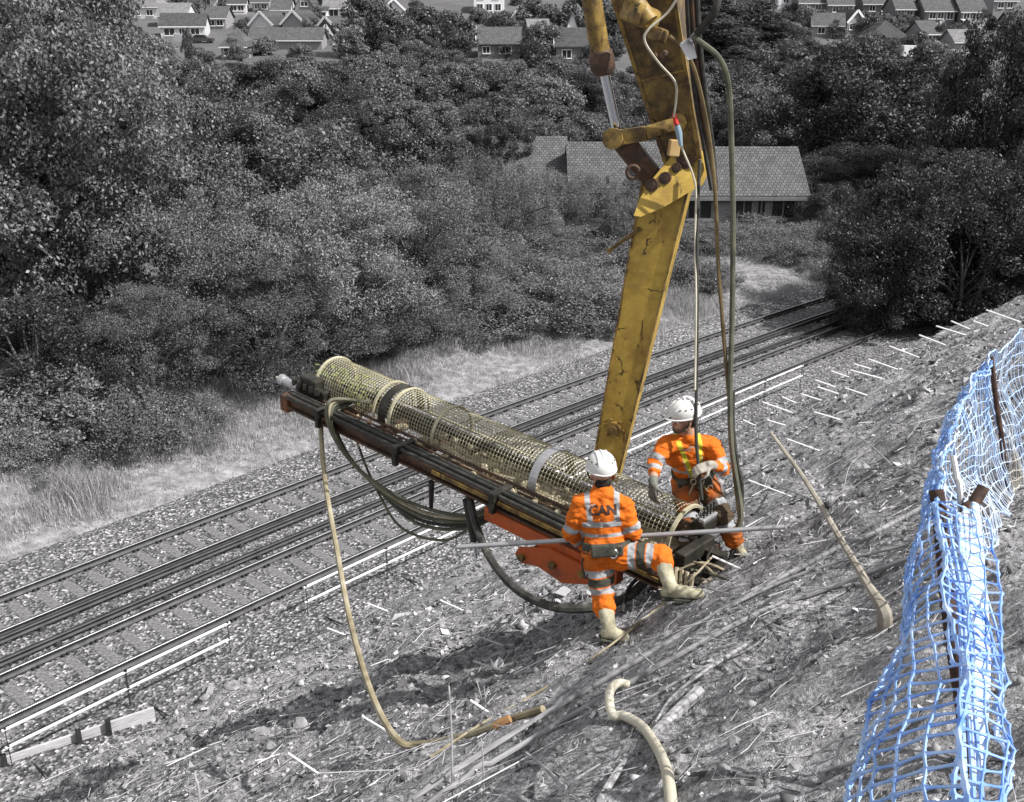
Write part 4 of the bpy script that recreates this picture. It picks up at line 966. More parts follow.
# rocker links and the tilt link
for s in (-1, 1):
    b = MB(); p, q = at(617, 138, 8.6), at(681, 122, 8.62); o = front * (.14 * s)
    b.beam(p + o, (p + q) / 2 + o + Vector((0, 0, -.02)), .05, .12, Vector((0, 0, 1)), bev=.01); b.beam((p + q) / 2 + o + Vector((0, 0, -.02)), q + o, .05, .105, Vector((0, 0, 1)), bev=.01)
    b.tube([p + o - front * .03, p + o + front * .03], .085, 14, smooth=False); b.tube([q + o - front * .03, q + o + front * .03], .075, 14, smooth=False)
    b.build('rocker_link', M_yeld, boom, True)
b = MB(); p, q = at(622, 140, 8.65), at(657, 183, 8.8)
b.beam(p, q, .17, .13, front, bev=.012); b.tube([p - front * .18, p + front * .2], .06, 12, smooth=False); b.build('tilt_link', M_rust, boom, True)
b = MB(); c = at(633, 172, 8.62); b.tube([c + Vector((.05 * math.cos(a), 0, .05 * math.sin(a))) for a in np.linspace(0, 5.4, 10)], .016, 8); b.build('lifting_eye', M_rust, boom, True)
b = MB(); b.beam(at(607, 252, 8.95), at(640, 228, 8.9), .03, .03); b.build('bent_bar', M_yeld, boom)
# hose run along the stick's right side
for k in range(3):
    b = MB(); b.tube([at(686 + 5 * k, -20, 7.75), at(690 + 5 * k, 45, 8.0), at(696 + 5 * k, 100, 8.3), at(705 + 4 * k, 150, 8.55), at(712 + 2 * k, 190, 8.6)], .02, 8); b.build('stick_hose', [M_black, M_rust, M_black][k], boom, True)
# hose spreader plate and the hanging hoses
b = MB(); b.prism([at(x, y, 7.85) for x, y in [(679, 44), (692, 36), (697, 58), (688, 60)]], Vector((0, .03, 0))); b.tube([at(690, 42, 7.83), at(698, 30, 7.83)], .022, 8, smooth=False); b.build('hose_bracket', M_gal, boom)
M_brn = mottled('greasy_brown_hose', [(.3, (.07, .05, .025)), (.6, (.20, .145, .07)), (.75, (.34, .27, .15))], 4, .55)
hh = 'hoses hanging from the boom'
hose('hanging_hose', [at(692, 37, 7.82), at(703, 44, 7.8), at(719, 58, 7.82), at(728, 82, 7.9), at(731, 130, 8.1), at(733, 220, 8.45), at(732, 320, 8.7), at(730, 400, 8.8), at(732, 450, 8.8), at(741, 510, 8.78), at(738, 528, 8.8)], .022, M_olive, 'rightmost grey green hose arching from the boom bracket down to the right worker', group=None, res=9)
hose('hanging_hose', [at(669, 36, 7.8), at(684, 50, 7.9), at(696, 75, 8.0), at(708, 130, 8.25), at(715, 190, 8.45), at(718, 260, 8.6), at(724, 340, 8.75), at(730, 410, 8.85), at(734, 470, 8.9), at(740, 522, 8.9)], .0165, M_brn, 'brown hose hanging close left of the grey green hose beside the right worker', res=9)
hose('hanging_hose', [at(700, 160, 8.5), at(698, 200, 8.5), at(697, 260, 8.5), at(697, 350, 8.55), at(696, 430, 8.6), at(699, 470, 8.6), at(702, 500, 8.6)], .014, M_black, 'thin black hose hanging in front of the chest of the right worker', res=8)
hose('hanging_hose', [at(733, 390, 8.95), at(733, 430, 8.95), at(737, 462, 8.95), at(742, 490, 8.95), at(738, 530, 9.0), at(730, 560, 9.0)], .019, M_black, 'black hose behind the grey green hose, beside the leg of the right worker', res=8)
hose('supply_hose', [at(722, -30, 7.6), at(716, 8, 7.65), at(705, 24, 7.75), at(697, 34, 7.82)], .03, M_black, 'short thick black hose entering at the top beside the boom')
hose('signal_cable', [at(682, -10, 7.5), at(668, 12, 7.6), at(648, 30, 7.65), at(645, 42, 7.7), at(658, 62, 7.8), at(675, 82, 7.95), at(676, 100, 8.1), at(674, 117, 8.2)], .009, M_pale, 'thin pale cable wandering across the front of the boom', cat='cable', n=6)
hose('signal_cable', [at(680, 133, 8.3), at(683, 150, 8.35), at(693, 175, 8.4), at(696, 195, 8.45), at(695, 240, 8.5), at(696, 300, 8.5), at(695, 390, 8.55)], .009, M_pale, 'thin pale cable hanging from the red plug down the boom', cat='cable', n=6)
b = MB(); b.tube([at(674, 113, 8.2), at(676, 122, 8.22), at(677, 125, 8.22)], [.014, .022, .02], 8, smooth=False)
M_redp, _nt, _b = new_mat('red_plastic', .4); _b.inputs['Base Color'].default_value = (.6, .03, .02, 1)
tag(b.build('cable_plug', M_redp, None, True), 'red cable plug in front of the boom hinge', 'plug')
b = MB(); b.tube([at(677, 125, 8.23), at(679, 133, 8.26), at(681, 146, 8.3)], [.022, .026, .014], 8, smooth=False)
M_bluep, _nt, _b = new_mat('pale_blue_tape', .5); _b.inputs['Base Color'].default_value = (.28, .38, .46, 1)
tag(b.build('cable_socket', M_bluep, None, True), 'pale blue taped socket below the red plug', 'socket')
b = MB(); b.box(at(674, 148, 8.45), (.09, .06, .13), (0, .1, .2), bev=.008); b.build('wooden_wedge', mottled('tan_wood', [(.3, (.42, .26, .1)), (.7, (.55, .38, .18))], 6, .8), boom)
# ================================================================== PEOPLE
from mathutils.bvhtree import BVHTree
from mathutils import noise as mnoise
def remesh(mb, name, mat, parent, voxel=.012, smooth=4, wrinkle=0.0, wscale=9.0, wstretch=(1, 1, 1.8), attr=None):
    me = mb.mesh('tmp', mat if not isinstance(mat, (list, tuple)) else mat[0])
    o = bpy.data.objects.new('tmp', me); COL.objects.link(o)
    m = o.modifiers.new('r', 'REMESH'); m.mode = 'VOXEL'; m.voxel_size = voxel; m.use_smooth_shade = True
    if smooth:
        s = o.modifiers.new('s', 'SMOOTH'); s.factor = .5; s.iterations = smooth
    dg = bpy.context.evaluated_depsgraph_get(); dg.update()
    out = bpy.data.meshes.new_from_object(o.evaluated_get(dg)); out.name = name
    bpy.data.objects.remove(o); bpy.data.meshes.remove(me)
    if wrinkle:
        for v in out.vertices:
            c = v.co; q = Vector((c.x * wscale * wstretch[0], c.y * wscale * wstretch[1], c.z * wscale * wstretch[2]))
            v.co = c + v.normal * wrinkle * (mnoise.noise(q) + .6 * mnoise.noise(q * 2.3))
    if attr:
        for an, fn in attr.items():
            a = out.attributes.new(an, 'FLOAT', 'POINT'); a.data.foreach_set('value', [fn(v.co) for v in out.vertices])
    out.materials.clear(); out.materials.append(mat)
    out.polygons.foreach_set('use_smooth', [True] * len(out.polygons))
    if parent is not None: out.transform(world_matrix(parent).inverted())
    return link(name, out, parent)
def cloth_mat(name, base, dirt, bands, dirt_lo=.5, dirt_hi=.75, grime=None):
    """bands: list of (attribute, colour); the attribute is > 0 inside the band"""
    m, nt, b = new_mat(name, .8, 0, .15); co = coords(nt, 'Object')
    f = noise(nt, co, 6, 6, .7)
    c = mix(nt, ramp(nt, f, [(dirt_lo, 0), (dirt_hi, .8)]), base, dirt)
    c = mix(nt, .5, c, mix(nt, 1.0, c, ramp(nt, noise(nt, co, 22, 5, .7), [(.3, .7), (.7, 1.2)]), 'MULTIPLY'))
    def att(n):
        a = nt.nodes.new('ShaderNodeAttribute'); a.attribute_name = n; return a.outputs['Fac']
    if grime: c = mix(nt, ramp(nt, att(grime[0]), [(0.0, 0), (1.0, 1)]), c, grime[1])
    for an, col in bands:
        cc = mix(nt, .45, col, mix(nt, 1.0, col, ramp(nt, noise(nt, co, 15, 5, .7), [(.35, .45), (.65, 1.2)]), 'MULTIPLY'))
        mr = nt.nodes.new('ShaderNodeMapRange'); mr.inputs[1].default_value = -.003; mr.inputs[2].default_value = .003; nt.links.new(att(an), mr.inputs[0])
        c = mix(nt, mr.outputs[0], c, cc)
    nt.links.new(c, b.inputs['Base Color'])
    w = noise(nt, coords(nt, 'Object', (1, 1, 2.2)), 16, 4, .6); bump(nt, b, w, .55, .02); return m
M_skin = mottled('skin', [(.3, (.42, .24, .165)), (.7, (.52, .31, .22))], 12, .6)
M_hair = mottled('dark_hair', [(.3, (.012, .01, .008)), (.7, (.035, .028, .022))], 40, .8)
M_glove = mottled('grey_work_glove', [(.3, (.09, .095, .085)), (.7, (.22, .22, .19))], 16, .85)
M_glovep = mottled('pale_work_glove', [(.3, (.25, .23, .19)), (.7, (.5, .47, .4))], 16, .85)
M_helmet = mottled('white_helmet', [(.3, (.66, .65, .62)), (.7, (.80, .79, .77))], 7, .35, spec=.5)
M_boot = mottled('muddy_pale_boot', [(.3, (.20, .185, .12)), (.5, (.40, .375, .26)), (.72, (.56, .53, .40))], 9, .85, bmp=.4)
M_belt = mottled('dark_webbing', [(.3, (.03, .032, .025)), (.7, (.10, .10, .08))], 16, .8)
M_steel = mottled('bright_steel', [(.3, (.5, .5, .5)), (.7, (.7, .7, .7))], 8, .3, .9)
M_logo, _nt, _b = new_mat('dark_print', .8); _b.inputs['Base Color'].default_value = (.06, .035, .03, 1)
OR = (.72, .165, .018); ORD = (.38, .095, .025); REFL = (.40, .41, .42); YEL = (.62, .58, .06)

def seg_d(p, a, b):
    d = b - a; t = max(0, min(1, (p - a).dot(d) / d.length_squared)); return (p - (a + d * t)).length, t
class Frame:
    def __init__(s, o, up, right):
        s.o = o; s.u = up.normalized(); s.r = (right - s.u * right.dot(s.u)).normalized(); s.f = s.u.cross(s.r)   # f = the way the figure faces
    def p(s, r, u, f): return s.o + s.r * r + s.u * u + s.f * f
    def l(s, q): d = q - s.o; return d.dot(s.r), d.dot(s.u), d.dot(s.f)
    def m(s): return Matrix((s.r, s.f, s.u)).transposed()
def finger_hand(b, wrist, tip_dir, palm_n, side, curl=1.0, k=1.0):
    """palm plus four unequal curled fingers and a thumb; side = +1 when the thumb is on the +across side"""
    d = tip_dir.normalized(); n = (palm_n - d * palm_n.dot(d)).normalized(); x = d.cross(n)
    for t in (-.028, -.009, .010, .028): b.capsule(wrist + x * t * k * .8, wrist + d * .085 * k + x * t * k, .017 * k, .015 * k, 8, 3)
    for i, (t, L) in enumerate(((-.030, .058), (-.010, .072), (.010, .078), (.030, .070))):
        p = wrist + d * .088 * k + x * t * k; dd = d.copy(); r = .0098 * k
        for j in range(3):
            dd = (dd * math.cos(.5 * curl) + n * math.sin(.5 * curl)).normalized(); n2 = (n - dd * n.dot(dd)).normalized()
            q = p + dd * L * k * (.42, .33, .25)[j]; b.capsule(p, q, r, r * .93, 8, 3); p = q; r *= .93; n = n2 if j < 0 else n
            dd = (dd * math.cos(.25 * curl) + n2 * math.sin(.25 * curl)).normalized()
    th = wrist + d * .025 * k + x * .03 * k * side; q = th + (d * .55 + x * side * .7 + n * .25).normalized() * .045 * k; b.capsule(th, q, .0135 * k, .0115 * k, 8, 3); b.capsule(q, q + (d * .8 + n * .5 + x * side * .1).normalized() * .035 * k, .011 * k, .0095 * k, 8, 3)
def helmet(frame_o, up, fwd, parent, k=1.0, tilt=0):
    r = fwd.cross(up).normalized(); f = up.cross(r).normalized(); M = Matrix((r, f, up)).transposed(); c = frame_o
    b = MB(); b.ellipsoid(c + up * .028 * k, (.122 * k, .148 * k, .118 * k), M, 24, 16, zmin=-.12)
    vs = []; n = 28
    for i in range(n):
        a = 2 * math.pi * i / n; ex = .035 * max(0, math.sin(a)) ** 2 if math.sin(a) > 0 else .004
        for rr, zz in ((1.0, .012), (1.06, .006), (1.06, -.002), (1.0, .002)):
            vs.append(c + M @ Vector((math.cos(a) * (.121 * k) * rr, math.sin(a) * (.147 * k + ex) * rr, zz * k)))
    fs = []
    for i in range(n):
        for j in range(4): fs.append((i * 4 + j, i * 4 + (j + 1) % 4, ((i + 1) % n) * 4 + (j + 1) % 4, ((i + 1) % n) * 4 + j))
    b.add(vs, fs)
    for t in (-.045, 0, .045):      # raised ribs over the crown
        b.tube([c + M @ Vector((t * k, .135 * k * math.cos(a), .028 * k + .118 * k * math.sin(a) * math.sqrt(max(0.05, 1 - (t / .122) ** 2)))) for a in np.linspace(.45, math.pi - .45, 9)], .009 * k, 6)
    h = b.build('helmet', M_helmet, parent, True)
    b = MB()
    for s in (-1, 1):
        for i in range(5):
            a = -.9 + .42 * i; q = Vector((s * .122 * k * math.cos(a) * .86, .148 * k * math.sin(a) * .86, .028 * k + .118 * k * .52)); nn = (M @ q).normalized()
            b.ellipsoid(c + M @ q, (.006 * k, .011 * k, .007 * k), M, 8, 5)
    b.build('vent', M_dark, h, True)
    b = MB(); b.tube([c + M @ Vector((.118 * k, .02, .0)), c + M @ Vector((.095 * k, .035, -.08)), c + M @ Vector((.04, .09, -.145)), c + M @ Vector((-.04, .09, -.145)), c + M @ Vector((-.095 * k, .035, -.08)), c + M @ Vector((-.118 * k, .02, .0))], .007, 6)
    b.build('chin_strap', M_belt, h, True)
    return h
def head(b, c, up, fwd):
    """skull, jaw, nose, brow, lips, ears round the head centre c"""
    r = fwd.cross(up).normalized(); f = up.cross(r).normalized(); M = Matrix((r, f, up)).transposed(); P = lambda x, y, z: c + M @ Vector((x, y, z))
    b.ellipsoid(P(0, -.012, .03), (.076, .094, .088), M, 16, 12); b.ellipsoid(P(0, .02, -.035), (.062, .068, .085), M, 16, 12); b.ellipsoid(P(0, .06, -.088), (.030, .026, .024), M, 10, 8)
    b.capsule(P(0, .088, .012), P(0, .108, -.022), .011, .015, 8, 3); b.capsule(P(-.045, .072, .022), P(.045, .072, .022), .013, .013, 8, 3)
    b.capsule(P(-.02, .082, -.052), P(.02, .082, -.052), .008, .008, 8, 3); b.capsule(P(-.016, .080, -.064), P(.016, .080, -.064), .008, .008, 8, 3)
    for s in (-1, 1):
        b.ellipsoid(P(.044 * s, .062, -.015), (.022, .016, .018), M, 8, 6)
        b.ellipsoid(P(.077 * s, -.008, -.008), (.009, .02, .032), M, 8, 6)
    return P, M
def eyes(P, M, parent):
    for s in (-1, 1):
        b = MB(); b.ellipsoid(P(.031 * s, .076, .005), (.0125, .0105, .0085), M, 10, 8); e = b.build('eye', M_helmet, parent, True)
        b = MB(); b.ellipsoid(P(.031 * s, .0845, .005), (.005, .003, .005), M, 8, 6); b.build('iris', M_hair, e, True)
def boot(knee_side, ankle, toe, parent, top, r_top=.075):
    """wellington: shaft from 'top' to the ankle, foot to the toe, ridged sole"""
    b = MB(); b.capsule(top, ankle, r_top, .05, 16, 3); heel = ankle + (ankle - toe).normalized() * .035 + Vector((0, 0, -.045))
    b.capsule(ankle, heel, .05, .042, 14, 4); b.capsule(heel, toe, .040, .043, 14, 4); b.capsule(ankle + Vector((0, 0, -.015)), toe.lerp(ankle, .4), .047, .042, 12, 4)
    o = remesh(b, 'boot', M_boot, parent, .010, 4, .004, 16)
    so = MB(); d = (toe - heel); d.normalize(); dn = Vector((0, 0, -1)); dn = (dn - d * dn.dot(d)).normalized()
    so.beam(heel - d * .035 + dn * .045, toe + d * .03 + dn * .047, .088, .022, -dn, bev=.01); so.build('sole', M_belt, o)
    return o
def ring_band(name, fr, u0, h, rx, rf, mat, parent, fo=0.0, th=.012, tilt=0.0):
    b = MB(); n = 28; vs = []
    for i in range(n):
        a = 2 * math.pi * i / n; cr, cf = math.cos(a), math.sin(a)
        for k, z in ((1, -h / 2), (1, h / 2), (1 + th / rx, h / 2), (1 + th / rx, -h / 2)):
            vs.append(fr.p(rx * cr * k, u0 + z + tilt * cr * rx, fo + rf * cf * k))
    fs = []
    for i in range(n):
        for j in range(4): fs.append((i * 4 + j, i * 4 + (j + 1) % 4, ((i + 1) % n) * 4 + (j + 1) % 4, ((i + 1) % n) * 4 + j))
    b.add(vs, fs); return b.build(name, mat, parent)

def worker(spec):
    J = spec['J']; root = empty('person', spec['base'], spec['label'], 'person')
    pel = J['pelvis']; neck = J['neck']; fr = Frame(pel, neck - pel, J['sr'] - J['sl'])
    Lt = (neck - pel).length
    hd = J['head']; hup = spec['hup']; hf = spec['hf']
    # --- one continuous body
    b = MB(); P, M = head(b, hd, hup, hf)
    b.capsule(neck - fr.u * .03, hd - hup * .05 - hf * .02, .062, .055, 14, 4)
    b.capsule(fr.p(0, .06, 0), fr.p(0, Lt - .14, .005), .125, .135, 16, 5, flat=(fr.f, .72)); b.ellipsoid(fr.p(0, 0, 0), (.155, .115, .13), fr.m(), 16, 10)
    b.capsule(J['sl'], J['sr'], .06, .06, 12, 4)
    for s in 'lr':
        b.capsule(J['s' + s], J['e' + s], .052, .042, 12, 4); b.capsule(J['e' + s], J['w' + s], .043, .030, 12, 4)
        b.capsule(J['h' + s], J['k' + s], .082, .058, 14, 4); b.capsule(J['k' + s], J['a' + s], .056, .04, 14, 4)
    for s in 'lr': finger_hand(b, J['w' + s], *spec['hand_' + s][:3], spec['hand_' + s][3], .95)
    body = remesh(b, 'body', M_skin, root, .0075, 3)
    eyes(P, M, body)
    # --- jacket
    b = MB(); ch = Lt - .20
    b.capsule(fr.p(0, spec['hem'] + .06, 0), fr.p(0, ch, .0), spec.get('waist', .165), .185, 22, 6, flat=(fr.f, .70)); b.capsule(fr.p(-.1, ch, -.01), fr.p(.1, ch, -.01), .12, .12, 14, 5, flat=(fr.f, .95))
    b.capsule(J['sl'] + fr.u * .0, fr.p(0, Lt - .045, -.005), .078, .075, 14, 5); b.capsule(J['sr'], fr.p(0, Lt - .045, -.005), .078, .075, 14, 5)
    b.capsule(fr.p(0, Lt - .05, -.005), fr.p(0, Lt + .005, .005), .078, .068, 16, 3)
    cuff = spec.get('cuff', {})
    for s in 'lr':
        w = J['w' + s]; e = J['e' + s]
        b.capsule(J['s' + s], e, .080, .066, 14, 5)
        cw = e.lerp(w, cuff.get(s, .92)); b.capsule(e, cw, .066, .054, 14, 4)
        m_ = J['s' + s].lerp(e, .5); b.capsule(m_, m_ + (e - J['s' + s]) * .2 + fr.u * -.01, .074, .07, 12, 4)
    arms = [(J['sl'], J['el'], J['wl']), (J['sr'], J['er'], J['wr'])]
    def part_of(c):
        r, u, f = fr.l(c); best = 9
        for a, e, w in arms:
            d1, t1 = seg_d(c, a, e); d2, t2 = seg_d(c, e, w)
            if d1 - .08 < best and t1 > .25: best, which = d1 - .08, (0, t1 * (e - a).length, (e - a).length)
            if d2 - .07 < best: best, which = d2 - .07, (1, t2 * (w - e).length, (w - e).length)
        tx = math.sqrt((r / .185) ** 2 + (f / .13) ** 2) - 1
        if tx * .13 < best or best > .05: return None
        return which
    def refl(c):
        w = part_of(c); r, u, f = fr.l(c)
        if w is None: return spec['torso_band'](r, u, f)
        k, t, L = w
        c1, c2 = spec['arm_bands']
        if k == 0: return .026 - abs(t - c1 * L)
        return .024 - abs(t - c2 * L)
    def yel(c):
        if part_of(c) is not None: return -1
        return spec['yellow'](*fr.l(c)) if 'yellow' in spec else -1
    def gr(c): return max(0, min(1, spec['grime_j'](*fr.l(c)) + .5 * mnoise.noise(c * 7)))
    jm = cloth_mat('orange_jacket_cloth', OR, ORD, [('refl', REFL), ('yel', YEL)] , .52, .8, ('grime', (.10, .05, .025)))
    jk = remesh(b, 'jacket', jm, root, .0105, 4, .020, 9, (1, 1, 2.0), {'refl': refl, 'yel': yel, 'grime': gr})
    # --- trousers
    b = MB(); b.ellipsoid(fr.p(0, .02, 0), (.185, .15, .15), fr.m(), 20, 12); b.capsule(fr.p(0, .0, 0), fr.p(0, spec['hem'] + .03, 0), .165, .160, 18, 4, flat=(fr.f, .75))
    legs = []
    for s in 'lr':
        h, k, a = J['h' + s], J['k' + s], J['a' + s]; q = k.lerp(a, spec['leg_end'][s])
        b.capsule(h, k, .118, .088, 16, 5); b.capsule(k, q, .088, spec.get('hem_r', .085), 16, 4); legs.append((h, k, q))
    def leg_band(c):
        best = -1
        for h, k, q in legs:
            d1, t1 = seg_d(c, h, k); d2, t2 = seg_d(c, k, q)
            if d1 <= d2 and d1 < .16: L = (k - h).length; best = max(best, *[.028 - abs(t1 * L - x) for x in spec['thigh_bands'](L)])
            elif d2 < .15: L = (q - k).length; best = max(best, *[.026 - abs(t2 * L - x) for x in spec['shin_bands'](L)])
        return best
    def pad(c):
        best = -1
        for h, k, q in legs:
            d1, t1 = seg_d(c, h, k); L = (k - h).length
            if d1 < .16: best = max(best, .034 - abs(t1 * L - (L * spec['pad'])))
        return best
    def gt(c): return max(0, min(1, spec['grime_t'](*fr.l(c)) + .8 * mnoise.noise(c * 6)))
    tm = cloth_mat('orange_trouser_cloth', OR, ORD, [('refl', REFL), ('pad', (.07, .07, .055))], .50, .75, ('grime', (.085, .062, .04)))
    tr = remesh(b, 'trousers', tm, root, .0105, 4, .021, 9, (1, 1, 2.0), {'refl': leg_band, 'pad': pad, 'grime': gt})
    for s in 'lr':
        a, toe = J['a' + s], J['t' + s]; boot(None, a, toe, root, J['k' + s].lerp(a, spec['boot_top'][s]), .068)
    helmet(hd + hup * .055 - hf * .008, spec.get('helm_up', hup), hf, root, .94)
    for s in 'lr':
        if spec['glove'][s]:
            b = MB(); finger_hand(b, J['w' + s], *spec['hand_' + s][:3], spec['hand_' + s][3], 1.12); b.capsule(J['e' + s].lerp(J['w' + s], .82), J['w' + s], .043, .038, 12, 4)
            remesh(b, 'glove', M_glovep if spec['glove'][s] == 'pale' else M_glove, root, .0065, 2)
    return root, fr, jk, tr, body, P

# ---------------- left worker: back to the viewer, one boot up the slope, a long steel tube across his thighs
D = 8.12
bl = at(612, 643, 8.02); br = at(678, 600, 7.93)
gl_, gr_ = ground_at(612, 645), ground_at(684, 604)
J = dict(pelvis=at(607, 549, 8.16), neck=at(602, 489, 8.10), head=at(601, 474, 8.10), sl=at(580, 505, 8.10), sr=at(623, 505, 8.06),
         el=at(570, 533, 8.20), er=at(633, 532, 8.10), wl=at(585, 545, 8.40), wr=at(624, 541, 8.36),
         hl=at(597, 556, 8.18), hr=at(618, 555, 8.14), kl=at(603, 598, 8.22), kr=at(661, 556, 8.04))
J['al'] = gl_ + Vector((-.02, .02, .12)); J['ar'] = gr_ + Vector((-.10, .04, .115))
J['tl'] = gl_ + Vector((.09, .04, .05)); J['tr'] = gr_ + Vector((.11, .03, .07))
fwdA = Vector((-.15, 1, 0)).normalized()
pole_a, pole_b = at(457, 547, 8.55), at(784, 527, 8.10)
pd = (pole_b - pole_a).normalized()
def tbA(r, u, f):
    if f < 0 or True:
        v = max(.021 - abs(abs(r + .002) - .102 - .06 * (u - .25)), -1) if u > .235 else -1
        hb = .022 - abs(u - .225); h2 = .014 - abs(u - .135)
        return max(v if f < .05 else -1, hb, h2)
specA = dict(J=J, base=gl_, label='worker in orange seen from behind, one boot up the slope, holding a long steel tube', hup=Vector((-.02, -.03, 1)).normalized(), hf=fwdA, hem=.02,
    torso_band=tbA, arm_bands=(.80, .42), grime_j=lambda r, u, f: -.25 + .9 * max(0, .12 - u) * 3, grime_t=lambda r, u, f: -.35,
    leg_end={'l': .34, 'r': .22}, boot_top={'l': .30, 'r': .12}, thigh_bands=lambda L: (L * .36, L * .78), shin_bands=lambda L: (L * 5,), pad=.57, glove={'l': 'dark', 'r': 'dark'},
    hand_l=((pd + Vector((0, 0, -.2))), Vector((0, -.3, -1)), 1, 1.25), hand_r=((-pd + Vector((0, 0, -.2))), Vector((0, -.3, -1)), -1, 1.25))
pA, frA, jkA, trA, bodyA, PA = worker(specA)
def on_surface(obj, frame, name, me, parent, off=.004, toward=1):
    """wrap a flat mesh (x right, y up, both in metres about the frame) onto the back of a garment"""
    M = world_matrix(obj); vs = [M @ v.co for v in obj.data.vertices]; tree = BVHTree.FromPolygons(vs, [list(p.vertices) for p in obj.data.polygons])
    for v in me.vertices:
        o = frame.p(v.co.x, v.co.y, -.8 * toward); hit = tree.ray_cast(o, frame.f * toward)
        v.co = (hit[0] - frame.f * toward * off) if hit[0] is not None else frame.p(v.co.x, v.co.y, -.13 * toward)
    me.transform(world_matrix(parent).inverted()); return link(name, me, parent)
def text_mesh(txt, size, weight=.0):
    cu = bpy.data.curves.new('lettering', 'FONT'); cu.body = txt; cu.size = size; cu.align_x = 'CENTER'; cu.align_y = 'CENTER'; cu.offset = weight
    o = bpy.data.objects.new('t', cu); COL.objects.link(o); dg = bpy.context.evaluated_depsgraph_get(); dg.update()
    me = bpy.data.meshes.new_from_object(o.evaluated_get(dg)); me.name = 'lettering'; bpy.data.objects.remove(o)
    bm = bmesh.new(); bm.from_mesh(me); bmesh.ops.triangulate(bm, faces=bm.faces); bmesh.ops.subdivide_edges(bm, edges=bm.edges, cuts=2, use_grid_fill=True); bm.to_mesh(me); bm.free()
    return me
me = text_mesh('CAN', .10, .004); me.transform(Matrix.Translation((0, .335, 0))); me.materials.clear(); me.materials.append(M_logo)
on_surface(jkA, frA, 'lettering', me, jkA)
b = MB(); n = 10     # the tail of the emblem under the letters
b.add([(-.025 + .012 * i / n, .272 - .02 * i / n, 0) for i in range(n + 1)] + [(-.012 + .004 * i / n, .276 - .026 * i / n, 0) for i in range(n + 1)], [(i, i + 1, n + 2 + i, n + 1 + i) for i in range(n)])
me = b.mesh('emblem', M_logo); on_surface(jkA, frA, 'emblem', me, jkA)
belt = ring_band('belt', frA, .035, .085, .178, .145, M_belt, pA, th=.016)
b = MB(); b.box(frA.p(-.02, .035, -.168), (.19, .045, .10), frA.m(), bev=.014); b.box(frA.p(.10, .03, -.155), (.06, .05, .08), frA.m(), bev=.01); b.build('belt_pad', M_belt, belt)
b = MB(); c = frA.p(.055, .01, -.178); b.tube([c + frA.r * .03 * math.cos(a) + frA.u * .034 * math.sin(a) for a in np.linspace(0, 6.0, 12)], .006, 6); b.box(frA.p(.11, .045, -.165), (.028, .03, .05), frA.m()); b.build('buckle', M_steel, belt, True)
b = MB(); b.tube([frA.p(-.17, .0, -.05), frA.p(-.2, -.1, -.06), frA.p(-.18, -.21, -.05), frA.p(-.155, -.16, -.04)], .007, 6); b.build('lanyard', M_belt, belt, True)
hu, hf_ = specA['hup'], fwdA; hr_ = hf_.cross(hu)
b = MB(); b.ellipsoid(J['head'] - hf_ * .075 - hu * .045, (.068, .03, .05), Matrix((hr_, hf_, hu)).transposed(), 12, 8); b.build('hair', M_hair, bodyA, True)
b = MB(); b.tube([J['head'] + hr_ * .118 + hu * .03, J['head'] + hr_ * .118 + hu * .03], .01, 4, smooth=False) if False else None
b = MB(); c = J['head'] + hr_ * .098 - hu * .02 + hf_ * .02; b.ellipsoid(c, (.024, .04, .048), Matrix((hr_, hf_, hu)).transposed(), 12, 8); b.build('ear_defender', mottled('brown_plastic', [(.3, (.12, .05, .03)), (.7, (.2, .09, .05))], 9, .5), pA, True)
b = MB(); b.tube([pole_a, pole_b], .019, 12, smooth=False)
pole = b.build('steel_tube', M_gal, None, True); tag(pole, 'long grey steel tube held level by the left worker', 'tube')

# ---------------- right worker: facing the viewer, head turned to the left, stooping over the foot of the mast
gB = Vector((1.62, 8.3, 0)); gB.z = gz(gB.x, gB.y)
JB = dict(pelvis=at(694, 477, 9.16), neck=at(688, 437, 8.82), head=at(684, 419, 8.72), sr=at(667, 445, 8.82), sl=at(711, 445, 8.88),
          er=at(654, 470, 8.80), el=at(723, 468, 8.80), wr=at(653, 481, 8.60), wl=at(710, 465, 8.56),
          hr=at(685, 483, 9.14), hl=at(705, 483, 9.18), kr=at(689, 528, 8.92), kl=at(722, 514, 8.95))
JB['er'] = at(655, 463, 8.76); JB['wr'] = at(653, 484, 8.60)
ga_r, ga_l = ground_at(690, 592), ground_at(737, 577)
JB['ar'] = Vector((ga_r.x, ga_r.y, 0)) ; JB['al'] = Vector((0, 0, 0))
pr = at(691, 583, 8.98); JB['ar'] = Vector((pr.x, pr.y, gz(pr.x, pr.y) + .11))
pl_ = at(736, 565, 9.10); JB['al'] = Vector((pl_.x, pl_.y, gz(pl_.x, pl_.y) + .11))
fB = Vector((-.25, -1, 0)).normalized()
JB['tr'] = JB['ar'] + fB * .17 + Vector((0, 0, -.05)); JB['tl'] = JB['al'] + (fB + Vector((.5, 0, 0))).normalized() * .17 + Vector((0, 0, -.05))
def tbB(r, u, f):
    if f < -.02: return max(.022 - abs(u - .22), .021 - abs(abs(r) - .08) if u > .2 else -1)
    v = .020 - abs(abs(r) - (.060 + .10 * (u - .30))) if u > .12 else -1
    hb = .020 - abs(u - .20)
    return max(v if u < .36 else -1, hb)
def yB(r, u, f):
    if f < -.06: return -1
    v = .020 - abs(abs(r) - .028 - .17 * (u - .16))
    return v if .10 < u < .55 else -1
